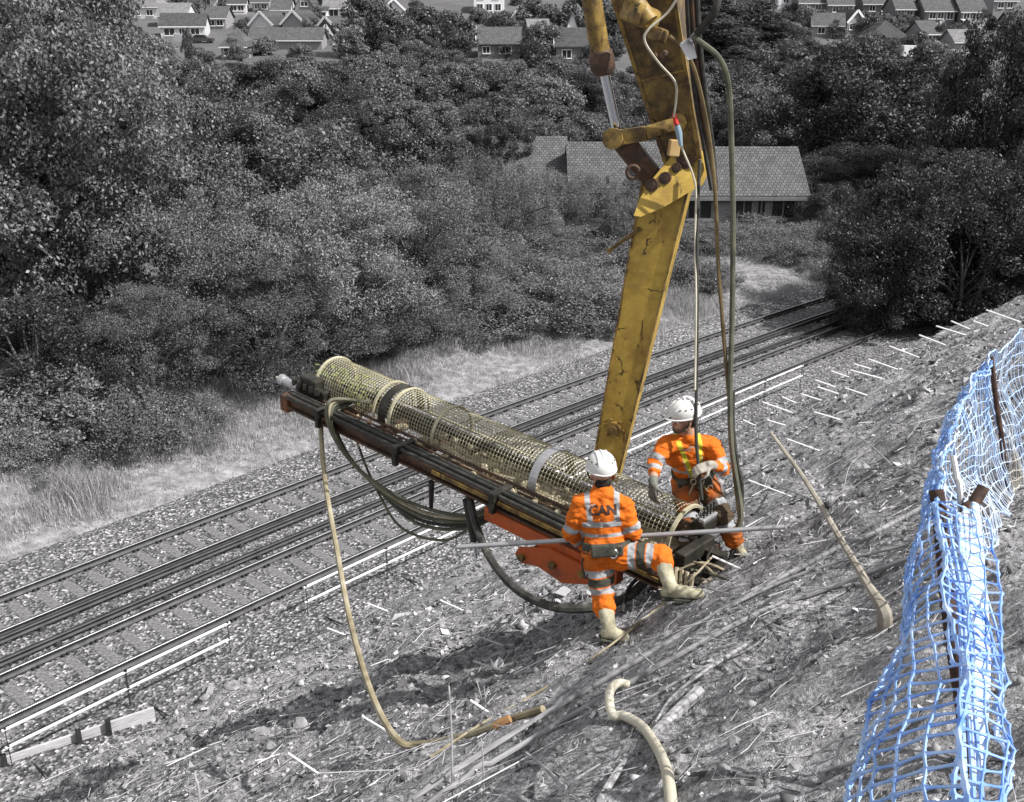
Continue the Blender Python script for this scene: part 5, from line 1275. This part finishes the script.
specB = dict(J=JB, base=JB['al'] + Vector((0, 0, -.11)), label='worker in orange facing the viewer, with yellow harness straps, head turned left', hup=Vector((-.10, -.16, 1)).normalized(), hf=Vector((-1, -.42, -.10)).normalized(), hem=.06,
    torso_band=tbB, yellow=yB, arm_bands=(.80, .30), grime_j=lambda r, u, f: -.3 + 3.0 * max(0, .2 - u), grime_t=lambda r, u, f: 1.0 + 1.7 * (u + .12) if u < -.02 else .75,
    leg_end={'l': .75, 'r': .75}, boot_top={'l': .55, 'r': .55}, thigh_bands=lambda L: (L * .80,), shin_bands=lambda L: (L * .35,), pad=3.0, cuff={'r': .35, 'l': .5}, glove={'l': 'pale', 'r': 'dark'},
    hand_l=(Vector((-.9, -.25, -.25)), Vector((.1, .5, -.8)), 1, .9), hand_r=(Vector((.0, -.35, -1)), Vector((.6, .5, -.2)), 1, .8))
pB, frB, jkB, trB, bodyB, PB = worker(specB)
beltB = ring_band('belt', frB, .075, .07, .172, .142, M_belt, pB, th=.018)
b = MB(); b.box(frB.p(-.07, .06, .15), (.12, .05, .13), frB.m(), bev=.012); b.box(frB.p(.12, .05, .12), (.09, .06, .14), frB.m(), bev=.012); b.box(frB.p(.02, .12, .165), (.08, .03, .06), frB.m(), bev=.008); b.build('tool_pouch', M_belt, beltB)
b = MB()
for x, y in ((-.03, .13), (.035, .15), (-.10, .02)):
    c = frB.p(x, y, .185); b.tube([c + frB.r * .022 * math.cos(a) + frB.u * .036 * math.sin(a) for a in np.linspace(0, 6.1, 12)], .006, 6)
b.build('karabiner', M_steel, beltB, True)
b = MB(); b.tube([frB.p(.03, .14, .19), frB.p(.10, .02, .22), frB.p(.16, -.16, .2), frB.p(.2, -.3, .18), frB.p(.17, -.2, .16)], .008, 6); b.tube([frB.p(-.03, .12, .19), frB.p(-.09, -.08, .2), frB.p(-.05, -.16, .2), frB.p(.0, .08, .19)], .007, 6); b.build('lanyard', M_tan, beltB, True)
hu, hf_ = specB['hup'], specB['hf']; hr_ = hf_.cross(hu).normalized(); Mh = Matrix((hr_, hu.cross(hr_), hu)).transposed()
b = MB(); b.ellipsoid(JB['head'] - hf_ * .062 - hu * .02, (.074, .05, .068), Mh, 14, 10); b.build('hair', M_hair, bodyB, True)
b = MB(); b.ellipsoid(JB['head'] + hf_ * .05 - hu * .075, (.05, .045, .034), Mh, 12, 8)
for s in (-1, 1): b.ellipsoid(JB['head'] + hr_ * .058 * s + hf_ * .02 - hu * .06, (.012, .04, .034), Mh, 10, 6)
b.build('stubble', mottled('short_stubble', [(.3, (.16, .09, .065)), (.7, (.24, .14, .10))], 60, .9), bodyB, True)
# ================================================================== SLOPE: LITTER, NAILS, CABLES, STICKS
def gnormal(x, y, h=.05):
    zx = (ground_z(x + h, y) - ground_z(x - h, y)) / (2 * h); zy = (ground_z(x, y + h) - ground_z(x, y - h)) / (2 * h)
    n = np.stack([-zx, -zy, np.ones_like(zx)], -1); return n / np.linalg.norm(n, axis=-1, keepdims=True)
def slope_pts(n, r, near=.5, emax=17.4):
    """points on the slope, denser towards the viewer and in drifts"""
    m = n * 5
    t = 1.0 + 38 * r.uniform(0, 1, m) ** 2.5; e = .2 + (emax - .2) * r.uniform(0, 1, m) ** 1.2
    keep = (np.clip(vnoise(e * .8, t * .45, 41) + .62, 0.05, 1) * np.clip(vnoise(e * 3, t * 2.2, 42) + .75, 0, 1)) > r.uniform(0, .75, m)
    e, t = e[keep][:n], t[keep][:n]; x, y = xy(e, t); z = ground_z(x, y); d = y * cp - z * sp; u = x / d * F
    ok = (np.abs(u) < 600) & (d > 1.6); return x[ok], y[ok], z[ok], d[ok]
def rand_mat(name, stops, rough=.85):
    m, nt, b = new_mat(name, rough, 0, .2); g = nt.nodes.new('ShaderNodeNewGeometry')
    c = ramp(nt, g.outputs['Random Per Island'], stops); c = mix(nt, .5, c, mix(nt, 1.0, c, ramp(nt, noise(nt, coords(nt, 'World'), 40, 4), [(.3, .6), (.7, 1.3)]), 'MULTIPLY'))
    nt.links.new(c, b.inputs['Base Color']); return m
M_litter = rand_mat('leaf_litter', [(0, G(.10)), (.35, G(.22)), (.7, G(.40)), (.9, G(.55)), (1, G(.66))])
M_stone = rand_mat('soil_clods', [(0, G(.09)), (.5, G(.22)), (.9, G(.36)), (1, G(.52))])
M_twig = rand_mat('twig_bark', [(0, G(.12)), (.4, G(.28)), (.75, G(.48)), (1, G(.7))])
def chips(n, seed, k=1.0, name='leaf_litter'):
    r = np.random.default_rng(seed); x, y, z, d = slope_pts(n, r); n = len(x); N = gnormal(x, y) + r.normal(size=(n, 3)) * .55; N /= np.linalg.norm(N, axis=1, keepdims=True)
    a = r.normal(size=(n, 3)); a -= N * (a * N).sum(1, keepdims=True); a /= np.linalg.norm(a, axis=1, keepdims=True); b = np.cross(N, a)
    s = k * (r.gamma(1.6, .0052, n) + .005)[:, None] * np.clip(d / 7, .8, 2.0)[:, None]; asp = r.uniform(.3, .9, (n, 1)); P = np.stack([x, y, z], 1) + N * s * .25
    cu = N * s * r.uniform(-.5, .5, (n, 1))
    V = np.stack([P - a * s, P - b * s * asp + cu * .5, P + a * s * r.uniform(.7, 1.1, (n, 1)) + cu, P + b * s * asp + cu * .3], 1).reshape(-1, 3)
    i = np.arange(n) * 4
    o = link(name, mesh_np(name, V, None, np.concatenate([np.stack([i, i + 1, i + 2], 1), np.stack([i, i + 2, i + 3], 1)]), mat=M_litter)); tag(o, kind='stuff')
chips(150000, 51)
chips(9000, 57, 1.7, 'fallen_leaves')
ICO = None
def clods(n, seed, name, lo, hi, emin=0.0):
    global ICO
    r = np.random.default_rng(seed); x, y, z, d = slope_pts(n, r); n = len(x)
    bm = bmesh.new(); bmesh.ops.create_icosphere(bm, subdivisions=1, radius=1); B = np.array([v.co[:] for v in bm.verts]); Fi = np.array([[v.index for v in f.verts] for f in bm.faces]); bm.free()
    k = len(B); s = (lo + (hi - lo) * r.uniform(0, 1, n) ** 4)[:, None, None] * np.clip(d / 8, .8, 1.7)[:, None, None]
    sc3 = r.uniform(.55, 1.2, (n, 1, 3)); jit = r.uniform(.55, 1.3, (n, k, 1))
    V = np.stack([x, y, z + .15 * s[:, 0, 0]], 1)[:, None, :] + B[None] * s * sc3 * jit
    Ff = (np.arange(n) * k)[:, None, None] + Fi[None]
    o = link(name, mesh_np(name, V.reshape(-1, 3), None, Ff.reshape(-1, 3), mat=M_stone)); tag(o, kind='stuff')
clods(26000, 52, 'soil_clods', .006, .042)
def twigs(n, seed, lmin=.04, lmax=.4, along=0.0, name='twig_litter', wk=1.0):
    r = np.random.default_rng(seed); x, y, z, d = slope_pts(n, r); n = len(x); N = gnormal(x, y)
    a = r.normal(size=(n, 3)) + np.array([1.1, 1.1, 0]) * np.maximum(r.choice([0, 1], (n, 1)), along); a -= N * (a * N).sum(1, keepdims=True) * r.uniform(.55, 1, (n, 1)); a /= np.linalg.norm(a, axis=1, keepdims=True)
    b = np.cross(N, a); L = (lmin + lmax * r.uniform(0, 1, n) ** 3)[:, None]; w = wk * (.002 + .0045 * r.uniform(0, 1, n) ** 2)[:, None] * np.clip(d / 6, .8, 2)[:, None]; P = np.stack([x, y, z + .012], 1); bend = b * L * r.uniform(-.2, .2, (n, 1))
    rings = []
    for c, k in ((P - a * L * .5, 1.0), (P + bend, .9), (P + a * L * .5, .4)):
        for q in (0, 2.09, 4.19): rings.append(c + (b * math.cos(q) + N * math.sin(q)) * w * k)
    V = np.stack(rings, 1).reshape(-1, 3); i = np.arange(n) * 9; Fq = []
    for s in (0, 3):
        for k in range(3): Fq.append(np.stack([i + s + k, i + s + (k + 1) % 3, i + s + 3 + (k + 1) % 3, i + s + 3 + k], 1))
    o = link(name, mesh_np(name, V, np.concatenate(Fq), mat=M_twig)); tag(o, kind='stuff')
twigs(16000, 53)
twigs(4200, 54, .25, .9, 1.6, 'dead_stems', .8)
# weeds and dry stalks standing on the slope
def slope_grass(r, n): return .5 + 16.5 * r.uniform(0, 1, n) ** 1.2, 1 + 40 * r.uniform(0, 1, n) ** 1.5
grass('dry_stalks', 5000, slope_grass, .16, .006, M_grass, 33)
# larger stones one can tell apart, near the foot of the slope
M_rock = mottled('grey_rock', [(.3, G(.16)), (.55, G(.30)), (.75, G(.48))], 7, .9, bmp=.6)
stones = [(182, 741, .13), (205, 700, .12), (160, 712, .15), (232, 688, .16), (262, 735, .11), (270, 748, .09), (120, 741, .13), (86, 748, .14), (300, 728, .13), (150, 745, .14), (700, 715, .05), (735, 745, .05), (680, 760, .045), (795, 770, .045)]
for i, (px, py, k) in enumerate(stones):
    p = ground_at(px, py); bm = bmesh.new(); bmesh.ops.create_icosphere(bm, subdivisions=2, radius=1); r = random.Random(i)
    for v in bm.verts: v.co = Vector((v.co.x * k * r.uniform(.65, 1), v.co.y * k * .6, v.co.z * k * .5)) * (1 + .5 * mnoise.noise(v.co * 1.7 + Vector((i * 3.1, 0, 0))))
    me = bpy.data.meshes.new('stone'); bm.to_mesh(me); bm.free(); me.materials.append(M_rock); o = link('stone', me); o.location = p + Vector((0, 0, k * .2)); o.rotation_euler = (0, 0, i)
    tag(o, 'angular grey stone lying near the foot of the cut slope' if i < 10 else 'small pale stone among the litter in the foreground', 'stone', 'stones at the foot of the slope' if i < 10 else 'stones in the foreground litter')
M_nail = mottled('pale_bar_steel', [(.3, G(.55)), (.7, G(.75))], 6, .6)
# --- soil nails sticking out of the slope: (tip, foot) in the photograph
nails = [(986, 310, 1020, 322), (951, 321, 969, 329), (973, 321, 987, 326), (936, 326, 965, 335), (919, 335, 945, 345), (889, 346, 920, 358), (868, 359, 899, 370), (854, 364, 871, 369), (850, 370, 883, 379), (831, 371, 848, 377), (815, 380, 835, 387),
         (817, 387, 839, 394), (845, 388, 866, 395), (801, 394, 820, 400), (782, 397, 796, 403), (762, 402, 790, 412), (814, 412, 838, 419), (767, 420, 784, 425), (787, 439, 820, 451), (743, 420, 756, 426), (752, 404, 762, 410), (748, 480, 790, 496),
         (362, 716, 387, 731), (288, 753, 319, 774), (446, 671, 462, 680), (473, 661, 502, 671), (471, 634, 507, 647), (367, 603, 387, 611), (327, 628, 345, 635), (470, 700, 488, 712), (525, 622, 550, 633), (440, 600, 462, 610), (712, 556, 741, 569), (640, 535, 668, 547)]
for x0, y0, x1, y1 in nails:
    f = ground_at(x1, y1); d = depth_of(f); tip = at(x0, y0, d - .02); dr = (f - tip).normalized()
    b = MB(); b.tube([tip, f + dr * .12], (.0095 if d > 11 else .009) * max(1, d / 11), 6, smooth=False); tag(b.build('soil_nail', M_nail), 'pale steel bar end sticking out of the cut slope', 'soil nail', 'soil nails in the slope')
# --- cables and pipes lying along the slope
def lay(name, pts, r, mat, label, cat, lift=None, n=7, sag=0):
    P = [gp(x, y, r + .012) for x, y in pts]
    Q, _ = catmull(P, [0] * len(P), 10)
    Q = [Vector((q.x, q.y, max(q.z, gz(q.x, q.y) + r * .5))) for q in Q]
    b = MB(); b.tube(Q, r, n, smooth=False); return tag(b.build(name, mat, None, True), label, cat)
M_cable = mottled('dusty_cable', [(.3, G(.17)), (.7, G(.34))], 5, .7)
M_pipe = mottled('dusty_grey_pipe', [(.3, G(.18)), (.7, G(.34))], 5, .6)
lay('slope_cable', [(925, 509), (882, 532), (827, 557), (740, 604), (637, 664), (560, 709), (480, 758), (418, 800), (390, 830)], .017, M_cable, 'upper of the two thick grey cables lying along the slope beside the net', 'cable')
lay('slope_pipe', [(915, 560), (830, 591), (752, 620), (680, 658), (600, 703), (520, 750), (450, 792), (420, 815)], .017, M_pipe, 'lower of the two thick grey pipes lying along the slope, ending under the net', 'pipe')
lay('slope_cable', [(905, 548), (800, 577), (700, 625), (610, 680), (530, 727), (440, 785), (400, 812)], .010, M_cable, 'thin dark cable between the two thick ones on the slope', 'cable')
lay('slope_cable', [(640, 706), (700, 672), (755, 648), (830, 598)], .008, M_cable, 'thin cable running below the lower grey pipe towards the cut sapling', 'cable')
b = MB(); b.tube([at(713, 556, 8.3), at(690, 580, 8.0)] + [gp(x, y, .02) for x, y in ((655, 612), (600, 655), (540, 693), (480, 727), (430, 760))], .008, 6)
tag(b.build('rope', M_tan, None, True), 'thin pale rope running down the slope from the foot of the mast', 'rope')
# pale bent hose in the foreground
b = MB(); b.tube([gp(629, 692, .05), gp(617, 696, .09), gp(609, 708, .10), gp(612, 722, .05), gp(624, 722, .04), gp(642, 733, .04), gp(657, 755, .04), gp(666, 780, .05), gp(670, 806, .05), gp(672, 830, .04)], .026, 12, res=9)
tag(b.build('pale_hose', M_pale, None, True), 'short pale bent hose end curling up in the foreground', 'hose')
# cut sapling, fallen branches, logs and stakes
M_stick = mottled('weathered_stick', [(.3, (.18, .16, .13)), (.7, (.45, .41, .34))], 9, .85, bmp=.4)
M_greystick = mottled('grey_stick', [(.3, G(.2)), (.7, G(.5))], 9, .85, bmp=.4)
def stick(name, pts, r, mat, label, cat='branch', group=None):
    b = MB(); b.tube(pts, r, 7, res=5); return tag(b.build(name, mat, None, True), label, cat, group)
f = gp(884, 628, 0); d = depth_of(f)
stick('cut_sapling', [f - Vector((0, 0, .05)), at(884, 612, d - .05), at(868, 585, d + .02), at(838, 535, d + .1), at(805, 480, d + .25), at(771, 433, d + .4)], [.04, .038, .022, .017, .013, .009], M_stick, 'long thin cut sapling leaning up out of the slope left of the net', 'sapling')
def ground_stick(pts, r, label, lift=.03, mat=None, name='branch', ups=()):
    P = [gp(x, y, lift + (ups[i] if i < len(ups) else 0)) for i, (x, y) in enumerate(pts)]
    n = len(P); return stick(name, P, [r * (1 - .5 * i / (n - 1)) for i in range(n)], mat or M_greystick, label)
ground_stick([(925, 482), (902, 473), (870, 473), (838, 475)], .014, 'nearly straight pale branch lying across the slope left of the net', .05)
ground_stick([(890, 472), (866, 458), (835, 440)], .010, 'thin branch forking up from the straight pale branch', .08, ups=(0, .1, .15))
ground_stick([(817, 508), (790, 496), (758, 485)], .013, 'pale stick beside the cut sapling top', .06)
ground_stick([(563, 798), (545, 778), (526, 762)], .012, 'crooked dark branch at the bottom edge, left of the pale hose', .06)
ground_stick([(560, 800), (578, 786), (600, 772)], .010, 'short pale branch crossing the crooked one at the bottom edge', .05)
ground_stick([(745, 652), (705, 678), (672, 704), (655, 730)], .012, 'long curved pale root right of the pale hose', .05)
ground_stick([(700, 690), (660, 728), (620, 770), (600, 800)], .035, 'thick grey half buried root behind the pale hose', .0, name='root')
ground_stick([(880, 760), (850, 770), (820, 778)], .012, 'dark branch at the bottom right, left of the net', .03)
ground_stick([(700, 590), (735, 600), (760, 590)], .008, 'thin twig right of the raised boot', .04)
ground_stick([(870, 455), (850, 470), (842, 500)], .007, 'thin forked twig above the straight pale branch', .07)
ground_stick([(790, 640), (752, 622), (735, 610)], .007, 'thin twig caught under the lower grey pipe', .05)
ground_stick([(310, 640), (360, 622), (400, 615)], .015, 'pale branch near the ballast foot, under the tan hose', .05)
ground_stick([(255, 668), (300, 655), (330, 652)], .014, 'pale branch on the lower slope left of the tan hose', .05)
def stake(px, y0, y1, r, label):
    f = ground_at(px, y1); d = depth_of(f); stick('stake', [f - Vector((0, 0, .1)), at(px - (px - 512) * .01 - 1, (y0 + y1) / 2, d - .02), at(px - 3, y0, d - .03)], [r, r, r * .8], M_greystick, label, 'stake')
stake(452, 686, 788, .006, 'thin upright grey stake behind the lying tan hose end'); stake(197, 773, 812, .012, 'short dark stake at the bottom left'); stake(970, 640, 700, .005, 'thin stalk at the right beside the net')
stake(484, 738, 790, .004, 'thin pale stalk at the bottom, right of the upright stake')
# timber retaining board with steel posts at the foot of the slope
tb = empty('retaining_board', ground_at(70, 765), 'pale timber retaining board held by short steel posts, lower left corner', 'retaining board')
M_board = mottled('bleached_timber', [(.3, G(.38)), (.7, G(.62))], 4, .85, stretch=(1, 1, 6), bmp=.2)
q0, q1 = ground_at(-30, 788), ground_at(156, 722); up = Vector((0, 0, 1))
q0 = q0 + up * .24; q1 = q1 + up * .18
for k, (h, nm) in enumerate(((.10, 'board'), (-.06, 'board'))):
    b = MB(); off = Vector((0, 0, h)); b.beam(q0 + off, q1 + off, .05, .15, bev=.006); b.build(nm, M_board, tb)
dirb = (q1 - q0).normalized(); nb = dirb.cross(up).normalized()
if nb.dot(-q0) < 0: nb = -nb
for tpos in (.19, .58, .74):
    p = q0.lerp(q1, tpos) + nb * .06 ; b = MB()
    b.box(p + up * .02, (.10, .012, .55), (0, 0, math.atan2(dirb.y, dirb.x))); b.box(p + nb * .06 + up * .02, (.10, .012, .55), (0, 0, math.atan2(dirb.y, dirb.x))); b.box(p + nb * .03 + up * .02, (.012, .05, .55), (0, 0, math.atan2(dirb.y, dirb.x)))
    b.build('steel_post', M_iron, tb)
for (x0, y0, x1, y1, lb) in ((36, 768, 70, 752, 'loose pale plank beside the retaining board'), (205, 712, 212, 690, 'short plank standing in the rubble above the retaining board')):
    b = MB(); b.beam(gp(x0, y0, .06), gp(x1, y1, .1), .12, .03, bev=.004); tag(b.build('loose_plank', M_board), lb, 'plank')
# --- white tubular barrier panels along the near track
def barrier_pt(px, off=5.95):
    """point on the barrier line seen in pixel column px"""
    ts = np.linspace(-4, 60, 6000); x, y = track_xy(off, ts); z = RT - .1; d = y * cp - z * sp; u = x / d * F + 512
    i = int(np.argmin(np.abs(u - px))); return Vector((x[i], y[i], z))
panels = [(12, 130, 'white tubular barrier panel nearest the bottom left corner'), (131, 231, 'white tubular barrier panel second from the bottom left'), (308, 387, 'white tubular barrier panel behind the hanging tan hose'), (388, 456, 'white tubular barrier panel behind the hose bundle'), (457, 522, 'white tubular barrier panel behind the middle of the drill mast'), (540, 600, 'white tubular barrier panel left of the lower boom'),
          (625, 672, 'white tubular barrier panel right of the lower boom'), (699, 763, 'white tubular barrier panel right of the hanging hoses'), (764, 800, 'farthest white tubular barrier panel, near the hawthorns')]
M_tubew = mottled('white_tube_paint', [(.3, G(.62)), (.7, G(.80))], 3, .5)
for a_, b_, lb in panels:
    p, q = barrier_pt(a_), barrier_pt(b_); root = empty('safety_barrier', p, lb, 'barrier', 'barrier panels along the near track'); up = Vector((0, 0, 1))
    for h in (.80, .42):
        b = MB(); ex = (q - p).normalized() * .06; b.tube([p + up * h - ex, q + up * h + ex], .031, 8, smooth=False); b.build('rail_tube', M_tubew, root, True)
    for c in (p, q):
        b = MB(); b.tube([c - up * .15, c + up * .82], .009, 6, smooth=False); b.tube([c + up * .78, c + up * .84], .03, 8, smooth=False); b.tube([c + up * .40, c + up * .45], .03, 8, smooth=False); b.build('post', M_iron, root, True)
    b = MB(); m_ = p.lerp(q, .12); nn = (q - p).cross(up).normalized(); b.tube([m_ + nn * .02 + Vector((0, 0, -.02)), m_ + nn * 1.0 + Vector((0, 0, .1))], .018, 6, smooth=False); b.build('foot_bar', M_iron, root, True)
# thin dark strip along the ballast shoulder
o = strip('trackside_strip', [(6.95, -13.08), (7.0, -13.03), (7.05, -13.08)], -2, 50, .8, M_iron); tag(o, 'thin dark strip along the ballast in front of the white barriers', 'cable')

# ================================================================== BLUE NET
def net_material():
    m, nt, b = new_mat('blue_net_plastic', .45, 0, .4)
    g = noise(nt, coords(nt, 'World'), 5, 3); c = ramp(nt, g, [(.32, (.17, .37, .84)), (.5, (.40, .60, .94)), (.68, (.70, .82, .97))]); nt.links.new(c, b.inputs['Base Color'])
    t = nt.nodes.new('ShaderNodeBsdfTranslucent'); nt.links.new(c, t.inputs[0]); mx = nt.nodes.new('ShaderNodeMixShader'); mx.inputs[0].default_value = .3
    out = nt.nodes['Material Output']; nt.links.new(b.outputs[0], mx.inputs[1]); nt.links.new(t.outputs[0], mx.inputs[2]); nt.links.new(mx.outputs[0], out.inputs[0]); return m
M_net = net_material()
def bundle_material():
    m, nt, b = new_mat('bunched_net_sheet', .5); co = coords(nt, 'Object')
    w = nt.nodes.new('ShaderNodeTexWave'); w.wave_type = 'BANDS'; w.bands_direction = 'DIAGONAL'; w.inputs['Scale'].default_value = 9; w.inputs['Distortion'].default_value = 3.5; w.inputs['Detail'].default_value = 3; nt.links.new(co, w.inputs['Vector'])
    nt.links.new(ramp(nt, w.outputs['Fac'], [(.0, (.38, .56, .92)), (.32, (.55, .70, .94)), (.5, (.76, .82, .90)), (1, (.80, .84, .90))]), b.inputs['Base Color']); bump(nt, b, w.outputs['Fac'], .4, .01); return m  # overexposed white and bluish diagonal shadows are put into the colour
M_netw = bundle_material()
M_netd = mottled('dusty_bleached_net', [(.3, (.26, .42, .74)), (.5, (.46, .57, .74)), (.7, (.48, .45, .38))], 1.6, .6, kind='World')
def net(cols, rows, name, mat, parent, cell=.048, w=.0042, seed=1, bulge=.05, thin=1.0):
    """cols: list of cross-lines, each a list of points from the top edge to the bottom edge"""
    r = np.random.default_rng(seed)
    A = [catmull([Vector(p) for p in c], [0] * len(c), 12)[0] for c in cols]
    L = np.mean([sum((c[i + 1] - c[i]).length for i in range(len(c) - 1)) for c in A]); nr = rows or max(3, int(L / cell))
    def resample(c, n):
        d = [0]
        for i in range(len(c) - 1): d.append(d[-1] + (c[i + 1] - c[i]).length)
        out = []
        for k in range(n + 1):
            t = d[-1] * k / n; i = max(0, min(len(c) - 2, int(np.searchsorted(d, t)) - 1)); out.append(c[i].lerp(c[i + 1], (t - d[i]) / max(1e-6, d[i + 1] - d[i])))
        return out
    A = [resample(c, nr) for c in A]
    rowsP = [catmull([A[j][k] for j in range(len(A))], [0] * len(A), 10)[0] for k in range(nr + 1)]
    Lm = np.mean([sum((c[i + 1] - c[i]).length for i in range(len(c) - 1)) for c in rowsP]); nc = int(Lm / cell)
    P = [resample(c, nc) for c in rowsP]
    for k in range(nr + 1):
        for j in range(nc + 1):
            v = Vector((mnoise.noise(Vector((j * .13, k * .17, seed * 7.0))), mnoise.noise(Vector((j * .13, k * .17, seed * 7.0 + 50))), mnoise.noise(Vector((j * .13, k * .17, seed * 7.0 + 90)))))
            P[k][j] = P[k][j] + v * bulge + Vector(r.normal(size=3)) * .0042
    b = MB()
    def strand(pts, ww):
        pp = []; rr = []
        for i in range(len(pts) - 1):
            pp += [pts[i], pts[i].lerp(pts[i + 1], .3), pts[i].lerp(pts[i + 1], .7)]; rr += [ww * 1.7, ww * .9, ww * .9]
        pp.append(pts[-1]); rr.append(ww * 1.7); b.tube(pp, rr, 4, smooth=False, caps=False)
    for k in range(nr + 1): strand(P[k], w * (1.5 if k in (0, nr) else 1))
    for j in range(nc + 1): strand([P[k][j] for k in range(nr + 1)], w * thin)
    return b.build(name, mat, parent, True)
nf = empty('safety_net', ground_at(965, 760), 'blue plastic safety net on bent rusty bars along the right edge', 'safety net')
ridge = [(937, 500, 3.7), (949, 580, 3.1), (956, 660, 2.6), (963, 740, 2.2), (970, 840, 1.85)]
left = [(921, 528, 3.75), (903, 612, 3.3), (880, 692, 2.9), (856, 772, 2.5), (832, 850, 2.2)]
right = [(975, 540, 3.7), (997, 640, 3.1), (1003, 700, 2.7), (1003, 770, 2.35), (1000, 850, 2.05)]
colsL = [[at(*a), (at(*a) + at(*c)) / 2 + Vector((-.03, -.02, .03)), at(*c)] for a, c in zip(ridge, left)]
colsR = [[at(*a), (at(*a) + at(*c)) / 2 + Vector((.04, 0, .02)), at(*c)] for a, c in zip(ridge, right)]
net(colsL, 0, 'net_drape', M_net, nf, .062, .0040, 1, .04)
net(colsR, 0, 'net_drape', M_net, nf, .062, .0034, 2, .07)
top = [(937, 500, 3.75), (947, 448, 4.5), (962, 405, 5.3), (991, 360, 6.5), (1032, 322, 8.2)]
bot = [(980, 560, 3.9), (988, 548, 4.6), (1000, 522, 5.4), (1014, 494, 6.6), (1052, 452, 8.3)]
colsF = [[at(*a), (at(*a) * .6 + at(*c) * .4) + Vector((-.05, 0, -.02)), at(*c)] for a, c in zip(top, bot)]
net(colsF, 0, 'far_net', M_netd, nf, .055, .0036, 3, .09)
lf = [(921, 528, 3.75), (932, 480, 4.5), (948, 425, 5.3), (972, 385, 6.4)]
colsG = [[at(*a), (at(*a) + at(*c)) / 2 + Vector((-.02, 0, 0)), at(*c) ] for a, c in zip(top[:4], lf)]
net(colsG, 9, 'net_fold', M_net, nf, .05, .0040, 4, .03)
# the bunched fold hanging from the near bar, painted white for its overexposure
b = MB(); n = 16; m = 26; vs = []
A_ = [at(957, 512, 3.62), at(962, 600, 3.1), at(966, 690, 2.7), at(972, 780, 2.4)]; B_ = [at(978, 505, 3.62), at(986, 600, 3.15), at(988, 690, 2.75), at(978, 785, 2.4)]
Ac, _ = catmull(A_, [0] * 4, 9); Bc, _ = catmull(B_, [0] * 4, 9)
for p, q in zip(Ac, Bc):
    for k in range(n + 1):
        t = k / n; vs.append(p.lerp(q, t) + Vector((0, -.022 * math.sin(t * 13), .004 * math.sin(t * 9 + p.z * 8))))
fs = [(i * (n + 1) + k, i * (n + 1) + k + 1, (i + 1) * (n + 1) + k + 1, (i + 1) * (n + 1) + k) for i in range(len(Ac) - 1) for k in range(n)]
b.add(vs, fs); fo = b.build('net_bundle', M_netw, nf, True); md_ = fo.modifiers.new('thickness', 'SOLIDIFY'); md_.thickness = .004
for k in range(3):
    b = MB(); b.tube([at(940 + 8 * k, 520, 3.6), at(958 + 5 * k, 600, 3.05), at(962 + 6 * k, 700, 2.6), at(966 + 8 * k, 800, 2.2)], .006, 5); b.build('loose_strand', M_net, nf, True)
b = MB(); b.tube([at(975, 540, 3.6), at(985, 590, 3.3), at(999, 640, 3.1), at(1001, 690, 2.8), at(996, 740, 2.5)], .0045, 5); b.build('loose_strand', M_net, nf, True)
colsB = [[at(937, 500, 3.66), at(958, 508, 3.56), at(984, 520, 3.6)], [at(949, 580, 3.08), at(966, 585, 3.0), at(990, 592, 3.1)], [at(956, 660, 2.58), at(972, 662, 2.5), at(996, 668, 2.62)]]
net(colsB, 0, 'net_drape', M_net, nf, .085, .0030, 6, .05)
M_rebar = mottled('rusty_rebar', [(.3, (.035, .022, .018)), (.7, (.11, .06, .04))], 20, .8, bmp=.5)
def bar(pts, r, label, name='rusty_bar'):
    b = MB(); b.tube(pts, r, 9, res=6); return tag(b.build(name, M_rebar, None, True), label, 'steel bar')
bar([at(936, 490, 3.74), at(939, 510, 3.72), at(950, 620, 3.55), at(964, 720, 3.6), gp(972, 775, -.1)], .026, 'thick rusty bar bent at its top, holding up the near blue net')
bar([at(983, 488, 3.78), at(972, 506, 3.76), at(966, 516, 3.74), at(968, 600, 3.7), gp(975, 770, -.1)], .022, 'second rusty bar with a forked top, inside the white bunched net')
b = MB(); b.tube([at(953, 457, 3.9), at(957, 480, 3.85), at(961, 515, 3.8), gp(972, 765, -.1)], .012, 8); tag(b.build('grey_rod', M_gal, None, True), 'thin grey rod beside the rusty bars in the net', 'rod')
bar([at(991, 357, 6.45), at(996, 400, 6.5), at(1003, 450, 6.55), gp(1010, 500, -.1)], .016, 'thin rusty bar holding up the far part of the net')
